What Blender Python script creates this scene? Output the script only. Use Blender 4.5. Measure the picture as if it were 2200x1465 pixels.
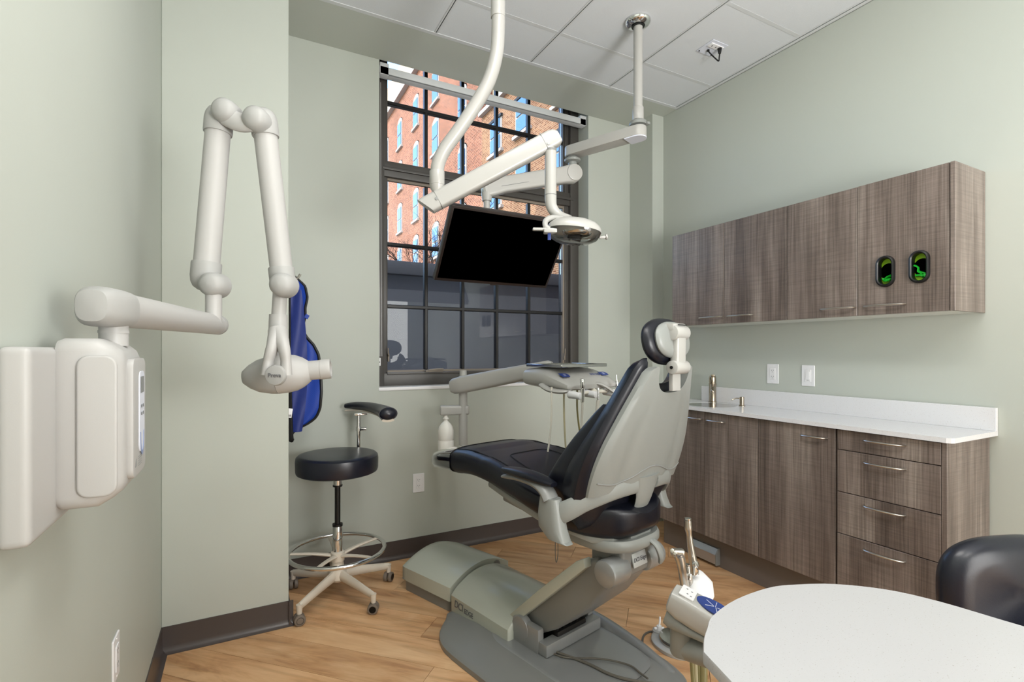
import bpy, bmesh, math, random
from mathutils import Vector, Matrix
random.seed(7)
V = Vector
PI = math.pi
for o in list(bpy.data.objects): bpy.data.objects.remove(o)
scene = bpy.context.scene
C = scene.collection

# ---------------------------------------------------------------- camera
FPX = 1089.0; YAW = math.radians(27.97); EYE = 1.28; HOR = 755.0
SY, CY = math.sin(YAW), math.cos(YAW)
cd = bpy.data.cameras.new('camera'); cam = bpy.data.objects.new('camera', cd); C.objects.link(cam)
cam.location = (0, 0, EYE); cam.rotation_euler = (PI/2, 0, -YAW)
cd.sensor_width = 36; cd.lens = 36*FPX/2200; cd.shift_y = (HOR-732.5)/2200; cd.clip_start = .02; cd.clip_end = 500
scene.camera = cam
# ---------------------------------------------------------------- world, sun, lamps, exposure
scene.view_settings.view_transform = 'Standard'; scene.view_settings.look = 'None'
scene.view_settings.gamma = 1; scene.view_settings.use_curve_mapping = False
scene.view_settings.exposure = 0.04
w = bpy.data.worlds.new('sky'); scene.world = w; w.use_nodes = True
nt = w.node_tree; nt.nodes.clear()
sky = nt.nodes.new('ShaderNodeTexSky'); sky.sky_type = 'NISHITA'; sky.sun_disc = False
sky.sun_elevation = math.radians(42); sky.sun_rotation = math.radians(256)
bg = nt.nodes.new('ShaderNodeBackground'); bg.inputs[1].default_value = 1.0
ow = nt.nodes.new('ShaderNodeOutputWorld')
nt.links.new(sky.outputs[0], bg.inputs[0]); nt.links.new(bg.outputs[0], ow.inputs[0])
def sun_lamp():
    d = bpy.data.lights.new('sun', 'SUN'); d.energy = 3.2; d.angle = math.radians(.6); d.color = (1, .93, .82)
    o = bpy.data.objects.new('sun', d); C.objects.link(o)
    o.rotation_euler = V((-1, -.25, .93)).to_track_quat('Z', 'Y').to_euler()
sun_lamp()
CEIL = 3.054
LAMPS = [(.645, .545, .56, 1.16, 15, 'front'), (.645, -1.285, .56, 1.16, 14, 'rear')]
for (x, y, sx, sy, p, nm) in LAMPS:
    d = bpy.data.lights.new('panel_light', 'AREA'); d.shape = 'RECTANGLE'; d.size = sx; d.size_y = sy; d.energy = p; d.color = (1, .985, .955)
    o = bpy.data.objects.new('panel_light', d); C.objects.link(o); o.location = (x, y, CEIL-.018)

# the photographer's flash behind the camera, bounced off the rear wall and ceiling
d = bpy.data.lights.new('bounce_flash', 'AREA'); d.shape = 'DISK'; d.size = .8; d.energy = 46; d.spread = math.radians(140); d.color = (1, .99, .97)
o = bpy.data.objects.new('bounce_flash', d); C.objects.link(o); o.location = (1.25, -1.1, 1.45); o.rotation_euler = (PI-.75, 0, 0)

# added soft fill on the solid rear wall, brightens the room from behind
d = bpy.data.lights.new('rear_fill_light', 'AREA'); d.shape = 'RECTANGLE'; d.size = 1.6; d.size_y = 2.1; d.energy = 66; d.color = (1, .985, .96)
o = bpy.data.objects.new('rear_fill_light', d); C.objects.link(o); o.location = (1.7, -1.96, 1.15); o.rotation_euler = (PI/2, 0, 0)

# ---------------------------------------------------------------- helpers
def W(px, py, t):
    """point of the room at depth t (metres) along the view axis, seen at photo pixel px,py"""
    u = (px-1100)/FPX
    return V(((SY+CY*u)*t, (CY-SY*u)*t, EYE+(HOR-py)/FPX*t))
def WX(px, py, x): u = (px-1100)/FPX; return W(px, py, x/(SY+CY*u))
def WY(px, py, y): u = (px-1100)/FPX; return W(px, py, y/(CY-SY*u))
def WZ(px, py, z): return W(px, py, (z-EYE)*FPX/(HOR-py))

def tag(o, label=None, cat=None, group=None, kind=None):
    if label: o['label'] = label
    if cat: o['category'] = cat
    if group: o['group'] = group
    if kind: o['kind'] = kind
    return o
def thing(name, label, cat, loc=(0, 0, 0), rz=0, group=None):
    o = bpy.data.objects.new(name, None); C.objects.link(o); o.empty_display_size = .1
    o.location = loc; o.rotation_euler = (0, 0, rz)
    o.matrix_world = Matrix.Translation(loc) @ Matrix.Rotation(rz, 4, 'Z')
    return tag(o, label, cat, group)
def wm(o):
    m = o.matrix_basis.copy()
    p = o.parent
    while p: m = p.matrix_basis @ m; p = p.parent
    return m

class G:
    """collects shapes in one bmesh"""
    def __init__(s): s.bm = bmesh.new()
    def _add(s, bm2):
        me = bpy.data.meshes.new('t'); bm2.to_mesh(me); bm2.free(); s.bm.from_mesh(me); bpy.data.meshes.remove(me); return s
    def raw(s, vs, fs, bev=0, seg=2, M=None):
        b = bmesh.new(); vv = [b.verts.new(v) for v in vs]
        for f in fs:
            try: b.faces.new([vv[i] for i in f])
            except ValueError: pass
        bmesh.ops.recalc_face_normals(b, faces=b.faces)
        if bev:
            b.normal_update()
            ed = [e for e in b.edges if len(e.link_faces) == 2 and e.calc_face_angle(0) > .45]
            bmesh.ops.bevel(b, geom=ed, offset=bev, segments=seg, profile=.6, affect='EDGES', clamp_overlap=True)
        if M is not None: b.transform(M)
        return s._add(b)
    def box(s, c, size, M=None, bev=0, seg=2, rz=0, rot=None):
        x, y, z = [q/2 for q in size]
        vs = [(a*x, b*y, d*z) for d in (-1, 1) for b in (-1, 1) for a in (-1, 1)]
        fs = [(0, 2, 3, 1), (4, 5, 7, 6), (0, 1, 5, 4), (2, 6, 7, 3), (0, 4, 6, 2), (1, 3, 7, 5)]
        R = Matrix.Rotation(rz, 4, 'Z') if rot is None else rot
        T = Matrix.Translation(c) @ R
        if M is not None: T = M @ T
        return s.raw(vs, fs, bev, seg, T)
    def b2(s, lo, hi, bev=0, seg=2, M=None):
        lo, hi = V(lo), V(hi); return s.box((lo+hi)/2, hi-lo, M, bev, seg)
    def rings(s, rings, cap=True, closed=True, bev=0):
        vs = []; fs = []; n = len(rings[0])
        for r in rings: vs += [tuple(p) for p in r]
        for i in range(len(rings)-1):
            for j in range(n if closed else n-1):
                a = i*n+j; b = i*n+(j+1) % n
                fs.append((a, b, b+n, a+n))
        if cap:
            fs.append(tuple(range(n))[::-1]); fs.append(tuple((len(rings)-1)*n+j for j in range(n)))
        return s.raw(vs, fs, bev)
    def cyl(s, p0, p1, r0, r1=None, n=24, bev=0):
        p0, p1 = V(p0), V(p1); r1 = r0 if r1 is None else r1
        q = (p1-p0).to_track_quat('Z', 'Y'); R = []
        L = (p1-p0).length
        prof = [(r0, 0), (r1, L)]
        if bev: prof = [(max(r0-bev, 1e-4), 0), (r0-bev*.3, bev*.3), (r0, bev), (r1, L-bev), (r1-bev*.3, L-bev*.3), (max(r1-bev, 1e-4), L)]
        for r, z in prof:
            R.append([p0+q @ V((r*math.cos(2*PI*k/n), r*math.sin(2*PI*k/n), z)) for k in range(n)])
        return s.rings(R)
    def lathe(s, prof, c=(0, 0, 0), axis=(0, 0, 1), n=28, sc=(1, 1)):
        q = V(axis).to_track_quat('Z', 'Y'); c = V(c)
        return s.rings([[c+q @ V((max(r, 1e-4)*math.cos(2*PI*k/n)*sc[0], max(r, 1e-4)*math.sin(2*PI*k/n)*sc[1], z)) for k in range(n)] for r, z in prof])
    def tube(s, pts, r, n=12, sub=6, flat=None, up=None, cap=True):
        P = path(pts, sub); m = len(P)
        rr = r if isinstance(r, (list, tuple)) else [r]*len(pts)
        R = []; prev = None
        for i, p in enumerate(P):
            a = P[max(i-1, 0)]; b = P[min(i+1, m-1)]; t = (b-a).normalized()
            if up is not None: u = V(up)
            else:
                u = prev if prev is not None else (V((0, 0, 1)) if abs(t.z) < .9 else V((1, 0, 0)))
            x = u.cross(t).normalized(); y = t.cross(x).normalized(); prev = y
            k = i/(m-1)*(len(rr)-1); k0 = min(int(k), len(rr)-2) if len(rr) > 1 else 0
            ra = rr[k0]*(1-(k-k0))+rr[min(k0+1, len(rr)-1)]*(k-k0)
            fx, fy = flat or (1, 1)
            R.append([p+x*ra*fx*math.cos(2*PI*j/n)+y*ra*fy*math.sin(2*PI*j/n) for j in range(n)])
        return s.rings(R, cap)
    def prism(s, poly, z0, z1, M=None, bev=0, seg=2):
        n = len(poly)
        vs = [(x, y, z0) for x, y in poly]+[(x, y, z1) for x, y in poly]
        fs = [tuple(range(n))[::-1], tuple(range(n, 2*n))]+[(i, (i+1) % n, n+(i+1) % n, n+i) for i in range(n)]
        return s.raw(vs, fs, bev, seg, M)
    def grid(s, fn, nu, nv):
        """closed pillow: fn(a,b,side) with a,b in 0..1, side 0 front / 1 back; the borders are joined"""
        vs = []; fs = []; idx = {}
        for sd in (0, 1):
            for i in range(nu+1):
                for j in range(nv+1):
                    idx[sd, i, j] = len(vs); vs.append(tuple(fn(i/nu, j/nv, sd)))
        for sd in (0, 1):
            for i in range(nu):
                for j in range(nv):
                    fs.append((idx[sd, i, j], idx[sd, i+1, j], idx[sd, i+1, j+1], idx[sd, i, j+1]))
        B = [(i, 0) for i in range(nu+1)]+[(nu, j) for j in range(1, nv+1)]+[(i, nv) for i in range(nu-1, -1, -1)]+[(0, j) for j in range(nv-1, 0, -1)]
        for k in range(len(B)):
            a, b = B[k], B[(k+1) % len(B)]
            fs.append((idx[(0,)+a], idx[(0,)+b], idx[(1,)+b], idx[(1,)+a]))
        return s.raw(vs, fs)
def catmull(P, t, i):
    p0, p1, p2, p3 = P[max(i-1, 0)], P[i], P[min(i+1, len(P)-1)], P[min(i+2, len(P)-1)]
    return .5*((2*p1)+(p2-p0)*t+(2*p0-5*p1+4*p2-p3)*t*t+(3*p1-p0-3*p2+p3)*t**3)
def path(pts, sub):
    P = [V(p) for p in pts]
    if sub <= 1 or len(P) < 3: return P
    out = []
    for i in range(len(P)-1):
        for k in range(sub): out.append(catmull(P, k/sub, i))
    return out+[P[-1]]
def lerp_tab(tab, x):
    """smooth table look-up: tab = [(x, a, b, ...)]"""
    if x <= tab[0][0]: return tab[0][1:]
    for i in range(len(tab)-1):
        if x <= tab[i+1][0]:
            t = (x-tab[i][0])/(tab[i+1][0]-tab[i][0])
            p0, p1, p2, p3 = tab[max(i-1, 0)], tab[i], tab[i+1], tab[min(i+2, len(tab)-1)]
            o = []
            for q in range(1, len(p1)):
                m1 = (p2[q]-p0[q])/(p2[0]-p0[0])*(p2[0]-p1[0]); m2 = (p3[q]-p1[q])/(p3[0]-p1[0])*(p2[0]-p1[0])
                o.append((2*t**3-3*t*t+1)*p1[q]+(t**3-2*t*t+t)*m1+(-2*t**3+3*t*t)*p2[q]+(t**3-t*t)*m2)
            return o
    return tab[-1][1:]
def rrect(w_, h_, r, n=6, cx=0, cy=0):
    out = []
    for (sx, sy, a0) in ((1, 1, 0), (-1, 1, 90), (-1, -1, 180), (1, -1, 270)):
        for k in range(n+1):
            a = math.radians(a0+90*k/n); out.append((cx+sx*(w_/2-r)+r*math.cos(a), cy+sy*(h_/2-r)+r*math.sin(a)))
    return out
def sell(n, a, b, p=2.6, cx=0, cz=0):
    out = []
    for k in range(n):
        t = 2*PI*k/n; c_, s_ = math.cos(t), math.sin(t)
        out.append((cx+a*math.copysign(abs(c_)**(2/p), c_), cz+b*math.copysign(abs(s_)**(2/p), s_)))
    return out
def obj(name, g, m, parent=None, world=False, smooth=True, ang=38):
    me = bpy.data.meshes.new(name)
    b = g.bm if isinstance(g, G) else g
    if world and parent is not None: b.transform(wm(parent).inverted())
    b.to_mesh(me); b.free()
    me.materials.append(m)
    if smooth and len(me.polygons):
        me.polygons.foreach_set('use_smooth', [True]*len(me.polygons)); me.set_sharp_from_angle(angle=math.radians(ang))
    o = bpy.data.objects.new(name, me); C.objects.link(o)
    if parent is not None: o.parent = parent
    return o
def struct(name, g, m, parent=None, smooth=False):
    o = obj(name, g, m, parent, smooth=smooth)
    if parent is None: o['kind'] = 'structure'
    return o
def text(s, size, M, m, parent, world=True, name='lettering', ext=.0006, shear=0, sx=1):
    cu = bpy.data.curves.new('t', 'FONT'); cu.body = s; cu.size = size; cu.extrude = ext; cu.align_x = 'CENTER'; cu.align_y = 'CENTER'; cu.shear = shear
    to = bpy.data.objects.new('t', cu); C.objects.link(to)
    bpy.context.view_layer.update()
    me = bpy.data.meshes.new_from_object(to.evaluated_get(bpy.context.evaluated_depsgraph_get()))
    bpy.data.objects.remove(to)
    me.transform(Matrix.Diagonal((sx, 1, 1, 1)))
    me.transform((wm(parent).inverted() @ M) if world else M)
    me.materials.clear(); me.materials.append(m); me.name = name
    o = bpy.data.objects.new(name, me); C.objects.link(o); o.parent = parent
    return o
def frame(o, x, y, z=None):
    """matrix with origin o, axes x and y (z = x cross y)"""
    x = V(x).normalized(); y = V(y); z = x.cross(y).normalized(); y = z.cross(x)
    M = Matrix((x, y, z)).transposed().to_4x4(); M.translation = V(o); return M

# ---------------------------------------------------------------- materials
def srgb(r, g, b):
    f = lambda c: ((c/255+.055)/1.055)**2.4 if c > 10 else c/255/12.92
    return (f(r), f(g), f(b), 1)
def mat(name, col, rough=.5, metal=0, noise=0, nscale=40, bump=0, bscale=200, coat=0, spec=.5):
    m = bpy.data.materials.new(name); m.use_nodes = True; n = m.node_tree; b = n.nodes['Principled BSDF']
    b.inputs['Base Color'].default_value = col; b.inputs['Roughness'].default_value = rough; b.inputs['Metallic'].default_value = metal
    b.inputs['Specular IOR Level'].default_value = spec
    if coat: b.inputs['Coat Weight'].default_value = coat; b.inputs['Coat Roughness'].default_value = .12
    tc = n.nodes.new('ShaderNodeTexCoord')
    if noise:
        nz = n.nodes.new('ShaderNodeTexNoise'); nz.inputs['Scale'].default_value = nscale; nz.inputs['Detail'].default_value = 4
        n.links.new(tc.outputs['Object'], nz.inputs['Vector'])
        mx = n.nodes.new('ShaderNodeMix'); mx.data_type = 'RGBA'
        mx.inputs[6].default_value = tuple(c*(1-noise) for c in col[:3])+(1,); mx.inputs[7].default_value = tuple(min(c*(1+noise), 1) for c in col[:3])+(1,)
        n.links.new(nz.outputs[0], mx.inputs[0]); n.links.new(mx.outputs[2], b.inputs['Base Color'])
    if bump:
        nb = n.nodes.new('ShaderNodeTexNoise'); nb.inputs['Scale'].default_value = bscale; nb.inputs['Detail'].default_value = 3
        n.links.new(tc.outputs['Object'], nb.inputs['Vector'])
        bu = n.nodes.new('ShaderNodeBump'); bu.inputs['Strength'].default_value = bump; bu.inputs['Distance'].default_value = .002
        n.links.new(nb.outputs[0], bu.inputs['Height']); n.links.new(bu.outputs[0], b.inputs['Normal'])
    return m
def nodes_of(m): return m.node_tree, m.node_tree.nodes['Principled BSDF']
def ramp(n, src, stops):
    r = n.nodes.new('ShaderNodeValToRGB'); e = r.color_ramp.elements
    e[0].position, e[0].color = stops[0]; e[1].position, e[1].color = stops[-1]
    for p, c in stops[1:-1]:
        q = e.new(p); q.color = c
    n.links.new(src, r.inputs[0]); return r.outputs[0]
def mapped(n, scale, rot=(0, 0, 0), coord='Object'):
    tc = n.nodes.new('ShaderNodeTexCoord'); mp = n.nodes.new('ShaderNodeMapping')
    mp.inputs['Scale'].default_value = scale; mp.inputs['Rotation'].default_value = rot
    n.links.new(tc.outputs[coord], mp.inputs[0]); return mp.outputs[0]
def noise(n, vec, scale, detail=4, dist=0, rough=.5):
    z = n.nodes.new('ShaderNodeTexNoise'); z.inputs['Scale'].default_value = scale; z.inputs['Detail'].default_value = detail
    z.inputs['Distortion'].default_value = dist; z.inputs['Roughness'].default_value = rough
    n.links.new(vec, z.inputs['Vector']); return z.outputs[0]
def mixc(n, fac, a, b, mode='MIX'):
    m = n.nodes.new('ShaderNodeMix'); m.data_type = 'RGBA'; m.blend_type = mode
    for s, v in ((0, fac), (6, a), (7, b)):
        if hasattr(v, 'is_linked') or hasattr(v, 'links'): n.links.new(v, m.inputs[s])
        else: m.inputs[s].default_value = v
    return m.outputs[2]

M = {}
M['wall'] = mat('wall_paint', srgb(186, 191, 183), .55, noise=.02, nscale=3, bump=.05, bscale=350, spec=.35)
M['soffit'] = M['wall']
M['tile'] = mat('ceiling_tile', srgb(212, 216, 220), .9, noise=.03, nscale=160, bump=.25, bscale=260, spec=.2)
M['grid'] = mat('ceiling_grid', srgb(205, 208, 210), .5)
M['base'] = mat('rubber_base', srgb(76, 68, 66), .32, noise=.03)
M['white'] = mat('white_plastic', srgb(232, 232, 234), .35)
M['ivory'] = mat('enamel_white', srgb(172, 171, 167), .32, noise=.01, nscale=5, coat=.2)
M['xray'] = mat('xray_plastic', srgb(178, 177, 175), .45, bump=.03, bscale=500)
M['xcap'] = mat('xray_cap_plastic', srgb(166, 166, 164), .5, bump=.03, bscale=500)
M['shell'] = mat('chair_shell', srgb(136, 139, 136), .38, noise=.01, nscale=4)
M['shelld'] = mat('chair_grey', srgb(126, 127, 125), .35, noise=.01)
M['shellm'] = mat('chair_metal_grey', srgb(150, 152, 152), .3, metal=.35)
M['cover'] = mat('chair_cover_green_grey', srgb(178, 182, 170), .25, coat=.3)
M['leather'] = mat('black_leather', srgb(14, 16, 26), .33, bump=.10, bscale=240, spec=.42)
M['leatherstool'] = mat('navy_vinyl', srgb(17, 20, 34), .32, bump=.08, bscale=300, spec=.6)
M['seam'] = mat('seam', srgb(10, 10, 14), .6)
M['chrome'] = mat('chrome', (.8, .8, .8, 1), .08, 1, noise=.02)
M['brushed'] = mat('brushed_nickel', srgb(196, 192, 184), .28, 1, noise=.03, nscale=90)
M['faucet'] = mat('faucet_nickel', srgb(178, 166, 150), .22, 1, noise=.03)
M['alu'] = mat('aluminium', srgb(190, 195, 205), .3, .9, noise=.02)
M['black'] = mat('black_plastic', srgb(12, 12, 13), .4, noise=.02)
M['screen'] = mat('screen_black', srgb(0, 0, 0), .6, spec=.0)
M['bezel'] = mat('bezel', srgb(40, 32, 30), .35, noise=.02)
M['frame'] = mat('window_frame_bronze', srgb(72, 69, 66), .38, noise=.03)
M['frame2'] = mat('window_sash_taupe', srgb(138, 128, 116), .45, noise=.03)
M['muntin'] = mat('muntin_black', srgb(14, 14, 16), .4, noise=.03)
M['caster'] = mat('caster_grey', srgb(118, 108, 98), .5, noise=.02)
M['stoolwhite'] = mat('stool_base_beige', srgb(215, 206, 192), .4, noise=.02)
M['green'] = mat('lime_plastic', srgb(150, 205, 30), .4, noise=.02)
M['plant'] = mat('green_wrapper', srgb(30, 190, 50), .35, noise=.1)
M['blueprint'] = mat('blue_keypad', srgb(40, 62, 130), .35, noise=.02)
M['lcd'] = mat('lcd_grey', srgb(120, 122, 124), .3, noise=.02)
M['keypad'] = mat('keypad_pale', srgb(214, 218, 230), .4, noise=.01)
M['print'] = mat('grey_print', srgb(95, 95, 98), .6, noise=.01)
M['hose'] = mat('cream_hose', srgb(205, 196, 160), .4, noise=.02)
M['hosew'] = mat('white_hose', srgb(220, 216, 204), .4, noise=.02)
M['hosey'] = mat('khaki_hose', srgb(150, 142, 96), .4, noise=.03)
M['cable'] = mat('grey_cable', srgb(96, 92, 84), .5, noise=.02)
M['bottle'] = mat('bottle_plastic', srgb(236, 234, 228), .4, noise=.01)
M['steel'] = mat('stainless', srgb(190, 190, 188), .16, 1, noise=.02)
M['pavement'] = mat('pavement', srgb(120, 118, 114), .9, noise=.1, nscale=4)
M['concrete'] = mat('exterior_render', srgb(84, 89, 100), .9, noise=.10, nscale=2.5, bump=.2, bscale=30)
M['pale'] = mat('pale_stone', srgb(176, 160, 132), .9, noise=.05, nscale=2)
M['stone'] = mat('stone_trim', srgb(176, 168, 158), .8, noise=.05)
M['iron'] = mat('black_iron', srgb(24, 25, 26), .6, noise=.03)
M['bark'] = mat('bark', srgb(46, 36, 30), .9, noise=.1)
M['kick'] = mat('toe_kick_laminate', srgb(112, 104, 99), .4, noise=.04, nscale=14)
M['underside'] = mat('cabinet_underside', srgb(208, 212, 205), .5, noise=.01)
M['badge'] = mat('badge_silver', srgb(200, 204, 204), .3, .4)

def glass(name, tint, refl=1.0, rough=.0):
    m = bpy.data.materials.new(name); m.use_nodes = True; n = m.node_tree; n.nodes.clear()
    o = n.nodes.new('ShaderNodeOutputMaterial'); t = n.nodes.new('ShaderNodeBsdfTransparent'); g = n.nodes.new('ShaderNodeBsdfGlossy'); x = n.nodes.new('ShaderNodeMixShader')
    t.inputs[0].default_value = tint; g.inputs['Roughness'].default_value = rough; g.inputs[0].default_value = (1, 1, 1, 1)
    fr = n.nodes.new('ShaderNodeFresnel'); fr.inputs[0].default_value = 1.5
    mu = n.nodes.new('ShaderNodeMath'); mu.operation = 'MULTIPLY'; mu.inputs[1].default_value = refl
    n.links.new(fr.outputs[0], mu.inputs[0]); n.links.new(mu.outputs[0], x.inputs[0]); n.links.new(t.outputs[0], x.inputs[1]); n.links.new(g.outputs[0], x.inputs[2]); n.links.new(x.outputs[0], o.inputs[0])
    return m
M['glass'] = glass('window_glass', (.93, .96, .97, 1), .55)
M['visor'] = glass('clear_visor', (.92, .93, .92, 1), 1.3)
M['toeplastic'] = glass('clear_toe_cover', (.72, .72, .72, 1), 3)

def speckle(k=1.0):
    m = mat('quartz_white', srgb(222, 222, 224), .22); n, b = nodes_of(m)
    v = mapped(n, (1, 1, 1))
    a = noise(n, v, 260, 2); r = ramp(n, a, [(.0, (0, 0, 0, 1)), (.66, (0, 0, 0, 1)), (.74, (1, 1, 1, 1))])
    c = mixc(n, r, srgb(222*k, 222*k, 224*k), srgb(190*k, 184*k, 178*k))
    a2 = noise(n, v, 420, 1); r2 = ramp(n, a2, [(.0, (0, 0, 0, 1)), (.70, (0, 0, 0, 1)), (.78, (1, 1, 1, 1))])
    c = mixc(n, r2, c, srgb(165, 160, 152)); n.links.new(c, b.inputs['Base Color']); return m
M['quartz'] = speckle(); M['tabletop'] = speckle(.86)
def laminate(name, light=1.0):
    m = mat(name, srgb(110, 96, 88), .3, spec=.55); n, b = nodes_of(m)
    k = lambda r, g, bb: srgb(*[min(255, q*light) for q in (r, g, bb)])
    oi = n.nodes.new('ShaderNodeObjectInfo')
    tc = n.nodes.new('ShaderNodeTexCoord'); ad = n.nodes.new('ShaderNodeVectorMath'); ad.operation = 'ADD'
    n.links.new(tc.outputs['Object'], ad.inputs[0]); n.links.new(oi.outputs['Random'], ad.inputs[1])
    def mp(sc):
        q = n.nodes.new('ShaderNodeMapping'); q.inputs['Scale'].default_value = sc; n.links.new(ad.outputs[0], q.inputs[0]); return q.outputs[0]
    broad = noise(n, mp((9, 9, .7)), 1, 3, .6)
    fine = noise(n, mp((160, 160, 3)), 1, 3, 0, .6)
    cross = noise(n, mp((5, 5, 220)), 1, 2, 0, .6)
    c = ramp(n, broad, [(.3, k(92, 81, 75)), (.5, k(117, 105, 98)), (.68, k(142, 131, 123))])
    f = ramp(n, fine, [(.35, (.62, .6, .58, 1)), (.6, (1.25, 1.25, 1.25, 1))])
    c = mixc(n, .75, c, f, 'MULTIPLY')
    x = ramp(n, cross, [(.35, (.72, .72, .72, 1)), (.6, (1.15, 1.15, 1.15, 1))])
    c = mixc(n, .45, c, x, 'MULTIPLY'); n.links.new(c, b.inputs['Base Color'])
    bu = n.nodes.new('ShaderNodeBump'); bu.inputs['Strength'].default_value = .12; bu.inputs['Distance'].default_value = .001
    n.links.new(fine, bu.inputs['Height']); n.links.new(bu.outputs[0], b.inputs['Normal']); return m
M['laminate'] = laminate('brown_laminate')
def plankmat():
    m = mat('oak_plank', srgb(190, 140, 95), .33, spec=.45); n, b = nodes_of(m)
    oi = n.nodes.new('ShaderNodeObjectInfo'); tc = n.nodes.new('ShaderNodeTexCoord')
    sc = n.nodes.new('ShaderNodeVectorMath'); sc.operation = 'SCALE'; sc.inputs['Scale'].default_value = 30
    co = n.nodes.new('ShaderNodeCombineXYZ')
    for i in range(3): n.links.new(oi.outputs['Random'], co.inputs[i])
    n.links.new(co.outputs[0], sc.inputs[0])
    ad = n.nodes.new('ShaderNodeVectorMath'); ad.operation = 'ADD'; n.links.new(tc.outputs['Object'], ad.inputs[0]); n.links.new(sc.outputs[0], ad.inputs[1])
    def mp(s):
        q = n.nodes.new('ShaderNodeMapping'); q.inputs['Scale'].default_value = s; n.links.new(ad.outputs[0], q.inputs[0]); return q.outputs[0]
    g1 = noise(n, mp((1.5, 16, 1)), 1, 6, .9, .62); g2 = noise(n, mp((1.6, 5, 1)), 1, 4, 1.6, .6)
    c1 = ramp(n, g1, [(.30, srgb(112, 76, 50)), (.39, srgb(182, 136, 94)), (.50, srgb(218, 174, 130)), (.72, srgb(236, 200, 158))])
    c2 = ramp(n, g2, [(.32, srgb(166, 118, 80)), (.46, srgb(216, 170, 124)), (.66, srgb(238, 204, 162))])
    c = mixc(n, .5, c1, c2)
    tone = ramp(n, oi.outputs['Random'], [(0, (.80, .75, .70, 1)), (.5, (.98, .95, .92, 1)), (1, (1.1, 1.10, 1.08, 1))])
    c = mixc(n, 1, c, tone, 'MULTIPLY'); n.links.new(c, b.inputs['Base Color']); return m
M['plank'] = plankmat()
def brickmat(name, c1, c2, mortar, ax):
    m = mat(name, c1, .9, spec=.1); n, b = nodes_of(m)
    tc_ = n.nodes.new('ShaderNodeTexCoord'); sp_ = n.nodes.new('ShaderNodeSeparateXYZ'); cb_ = n.nodes.new('ShaderNodeCombineXYZ'); n.links.new(tc_.outputs['Object'], sp_.inputs[0]); n.links.new(sp_.outputs[1], cb_.inputs[0]); n.links.new(sp_.outputs[2], cb_.inputs[1]); v = cb_.outputs[0]
    br = n.nodes.new('ShaderNodeTexBrick'); n.links.new(v, br.inputs['Vector'])
    br.inputs['Scale'].default_value = 1; br.inputs['Brick Width'].default_value = .24; br.inputs['Row Height'].default_value = .085
    br.inputs['Mortar Size'].default_value = .010; br.inputs['Color1'].default_value = c1; br.inputs['Color2'].default_value = c2; br.inputs['Mortar'].default_value = mortar
    z = noise(n, v, .35, 4); t = ramp(n, z, [(.3, (.8, .78, .76, 1)), (.7, (1.12, 1.1, 1.08, 1))])
    n.links.new(mixc(n, 1, br.outputs[0], t, 'MULTIPLY'), b.inputs['Base Color']); return m
M['brick'] = brickmat('red_brick_facade', srgb(104, 54, 38), srgb(150, 92, 68), srgb(178, 150, 130), (PI/2, 0, PI/2))
M['brick2'] = brickmat('tan_brick_facade', srgb(108, 68, 46), srgb(150, 110, 80), srgb(176, 150, 124), (PI/2, 0, PI/2))
def windowglass():
    m = mat('far_window_glass', srgb(70, 110, 160), .05, spec=1.0); n, b = nodes_of(m)
    b.inputs['Metallic'].default_value = .7; b.inputs['Base Color'].default_value = srgb(96, 128, 168); return m
M['farglass'] = windowglass()
def apron():
    m = mat('blue_nylon', srgb(20, 50, 140), .5, spec=.35); n, b = nodes_of(m)
    v = mapped(n, (1, 1, 1)); w1 = n.nodes.new('ShaderNodeTexWave'); w1.inputs['Scale'].default_value = 120; n.links.new(v, w1.inputs['Vector'])
    w1.bands_direction = 'DIAGONAL'
    n.links.new(ramp(n, w1.outputs[0], [(0, srgb(14, 38, 118)), (1, srgb(32, 76, 184))]), b.inputs['Base Color']); return m
M['apron'] = apron()

# ---------------------------------------------------------------- the room
XL, XR, YC, YB, YS, XC, XRET = -.305, 2.81, 2.59, 3.10, 2.85, .19, 2.70
YR = -2.0
g = G(); g.b2((XL-.14, YR-.1, -.12), (XR+.16, YB+.05, -.006)); floor = struct('floor', g, mat('subfloor', srgb(70, 55, 42), .8, noise=.05))
def clip(poly, x0, x1, y0, y1):
    for ax, lim, sg in ((0, x0, 1), (0, x1, -1), (1, y0, 1), (1, y1, -1)):
        out = []
        for i in range(len(poly)):
            a, b = poly[i], poly[(i+1) % len(poly)]
            ia, ib = sg*(a[ax]-lim) >= 0, sg*(b[ax]-lim) >= 0
            if ia: out.append(a)
            if ia != ib:
                t = (lim-a[ax])/(b[ax]-a[ax]); out.append((a[0]+(b[0]-a[0])*t, a[1]+(b[1]-a[1])*t))
        poly = out
        if len(poly) < 3: return []
    return poly
PW, PL = .178, 1.22
rnd = random.Random(3)
d45 = math.radians(135)
cu_, su_ = math.cos(d45), math.sin(d45)
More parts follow.
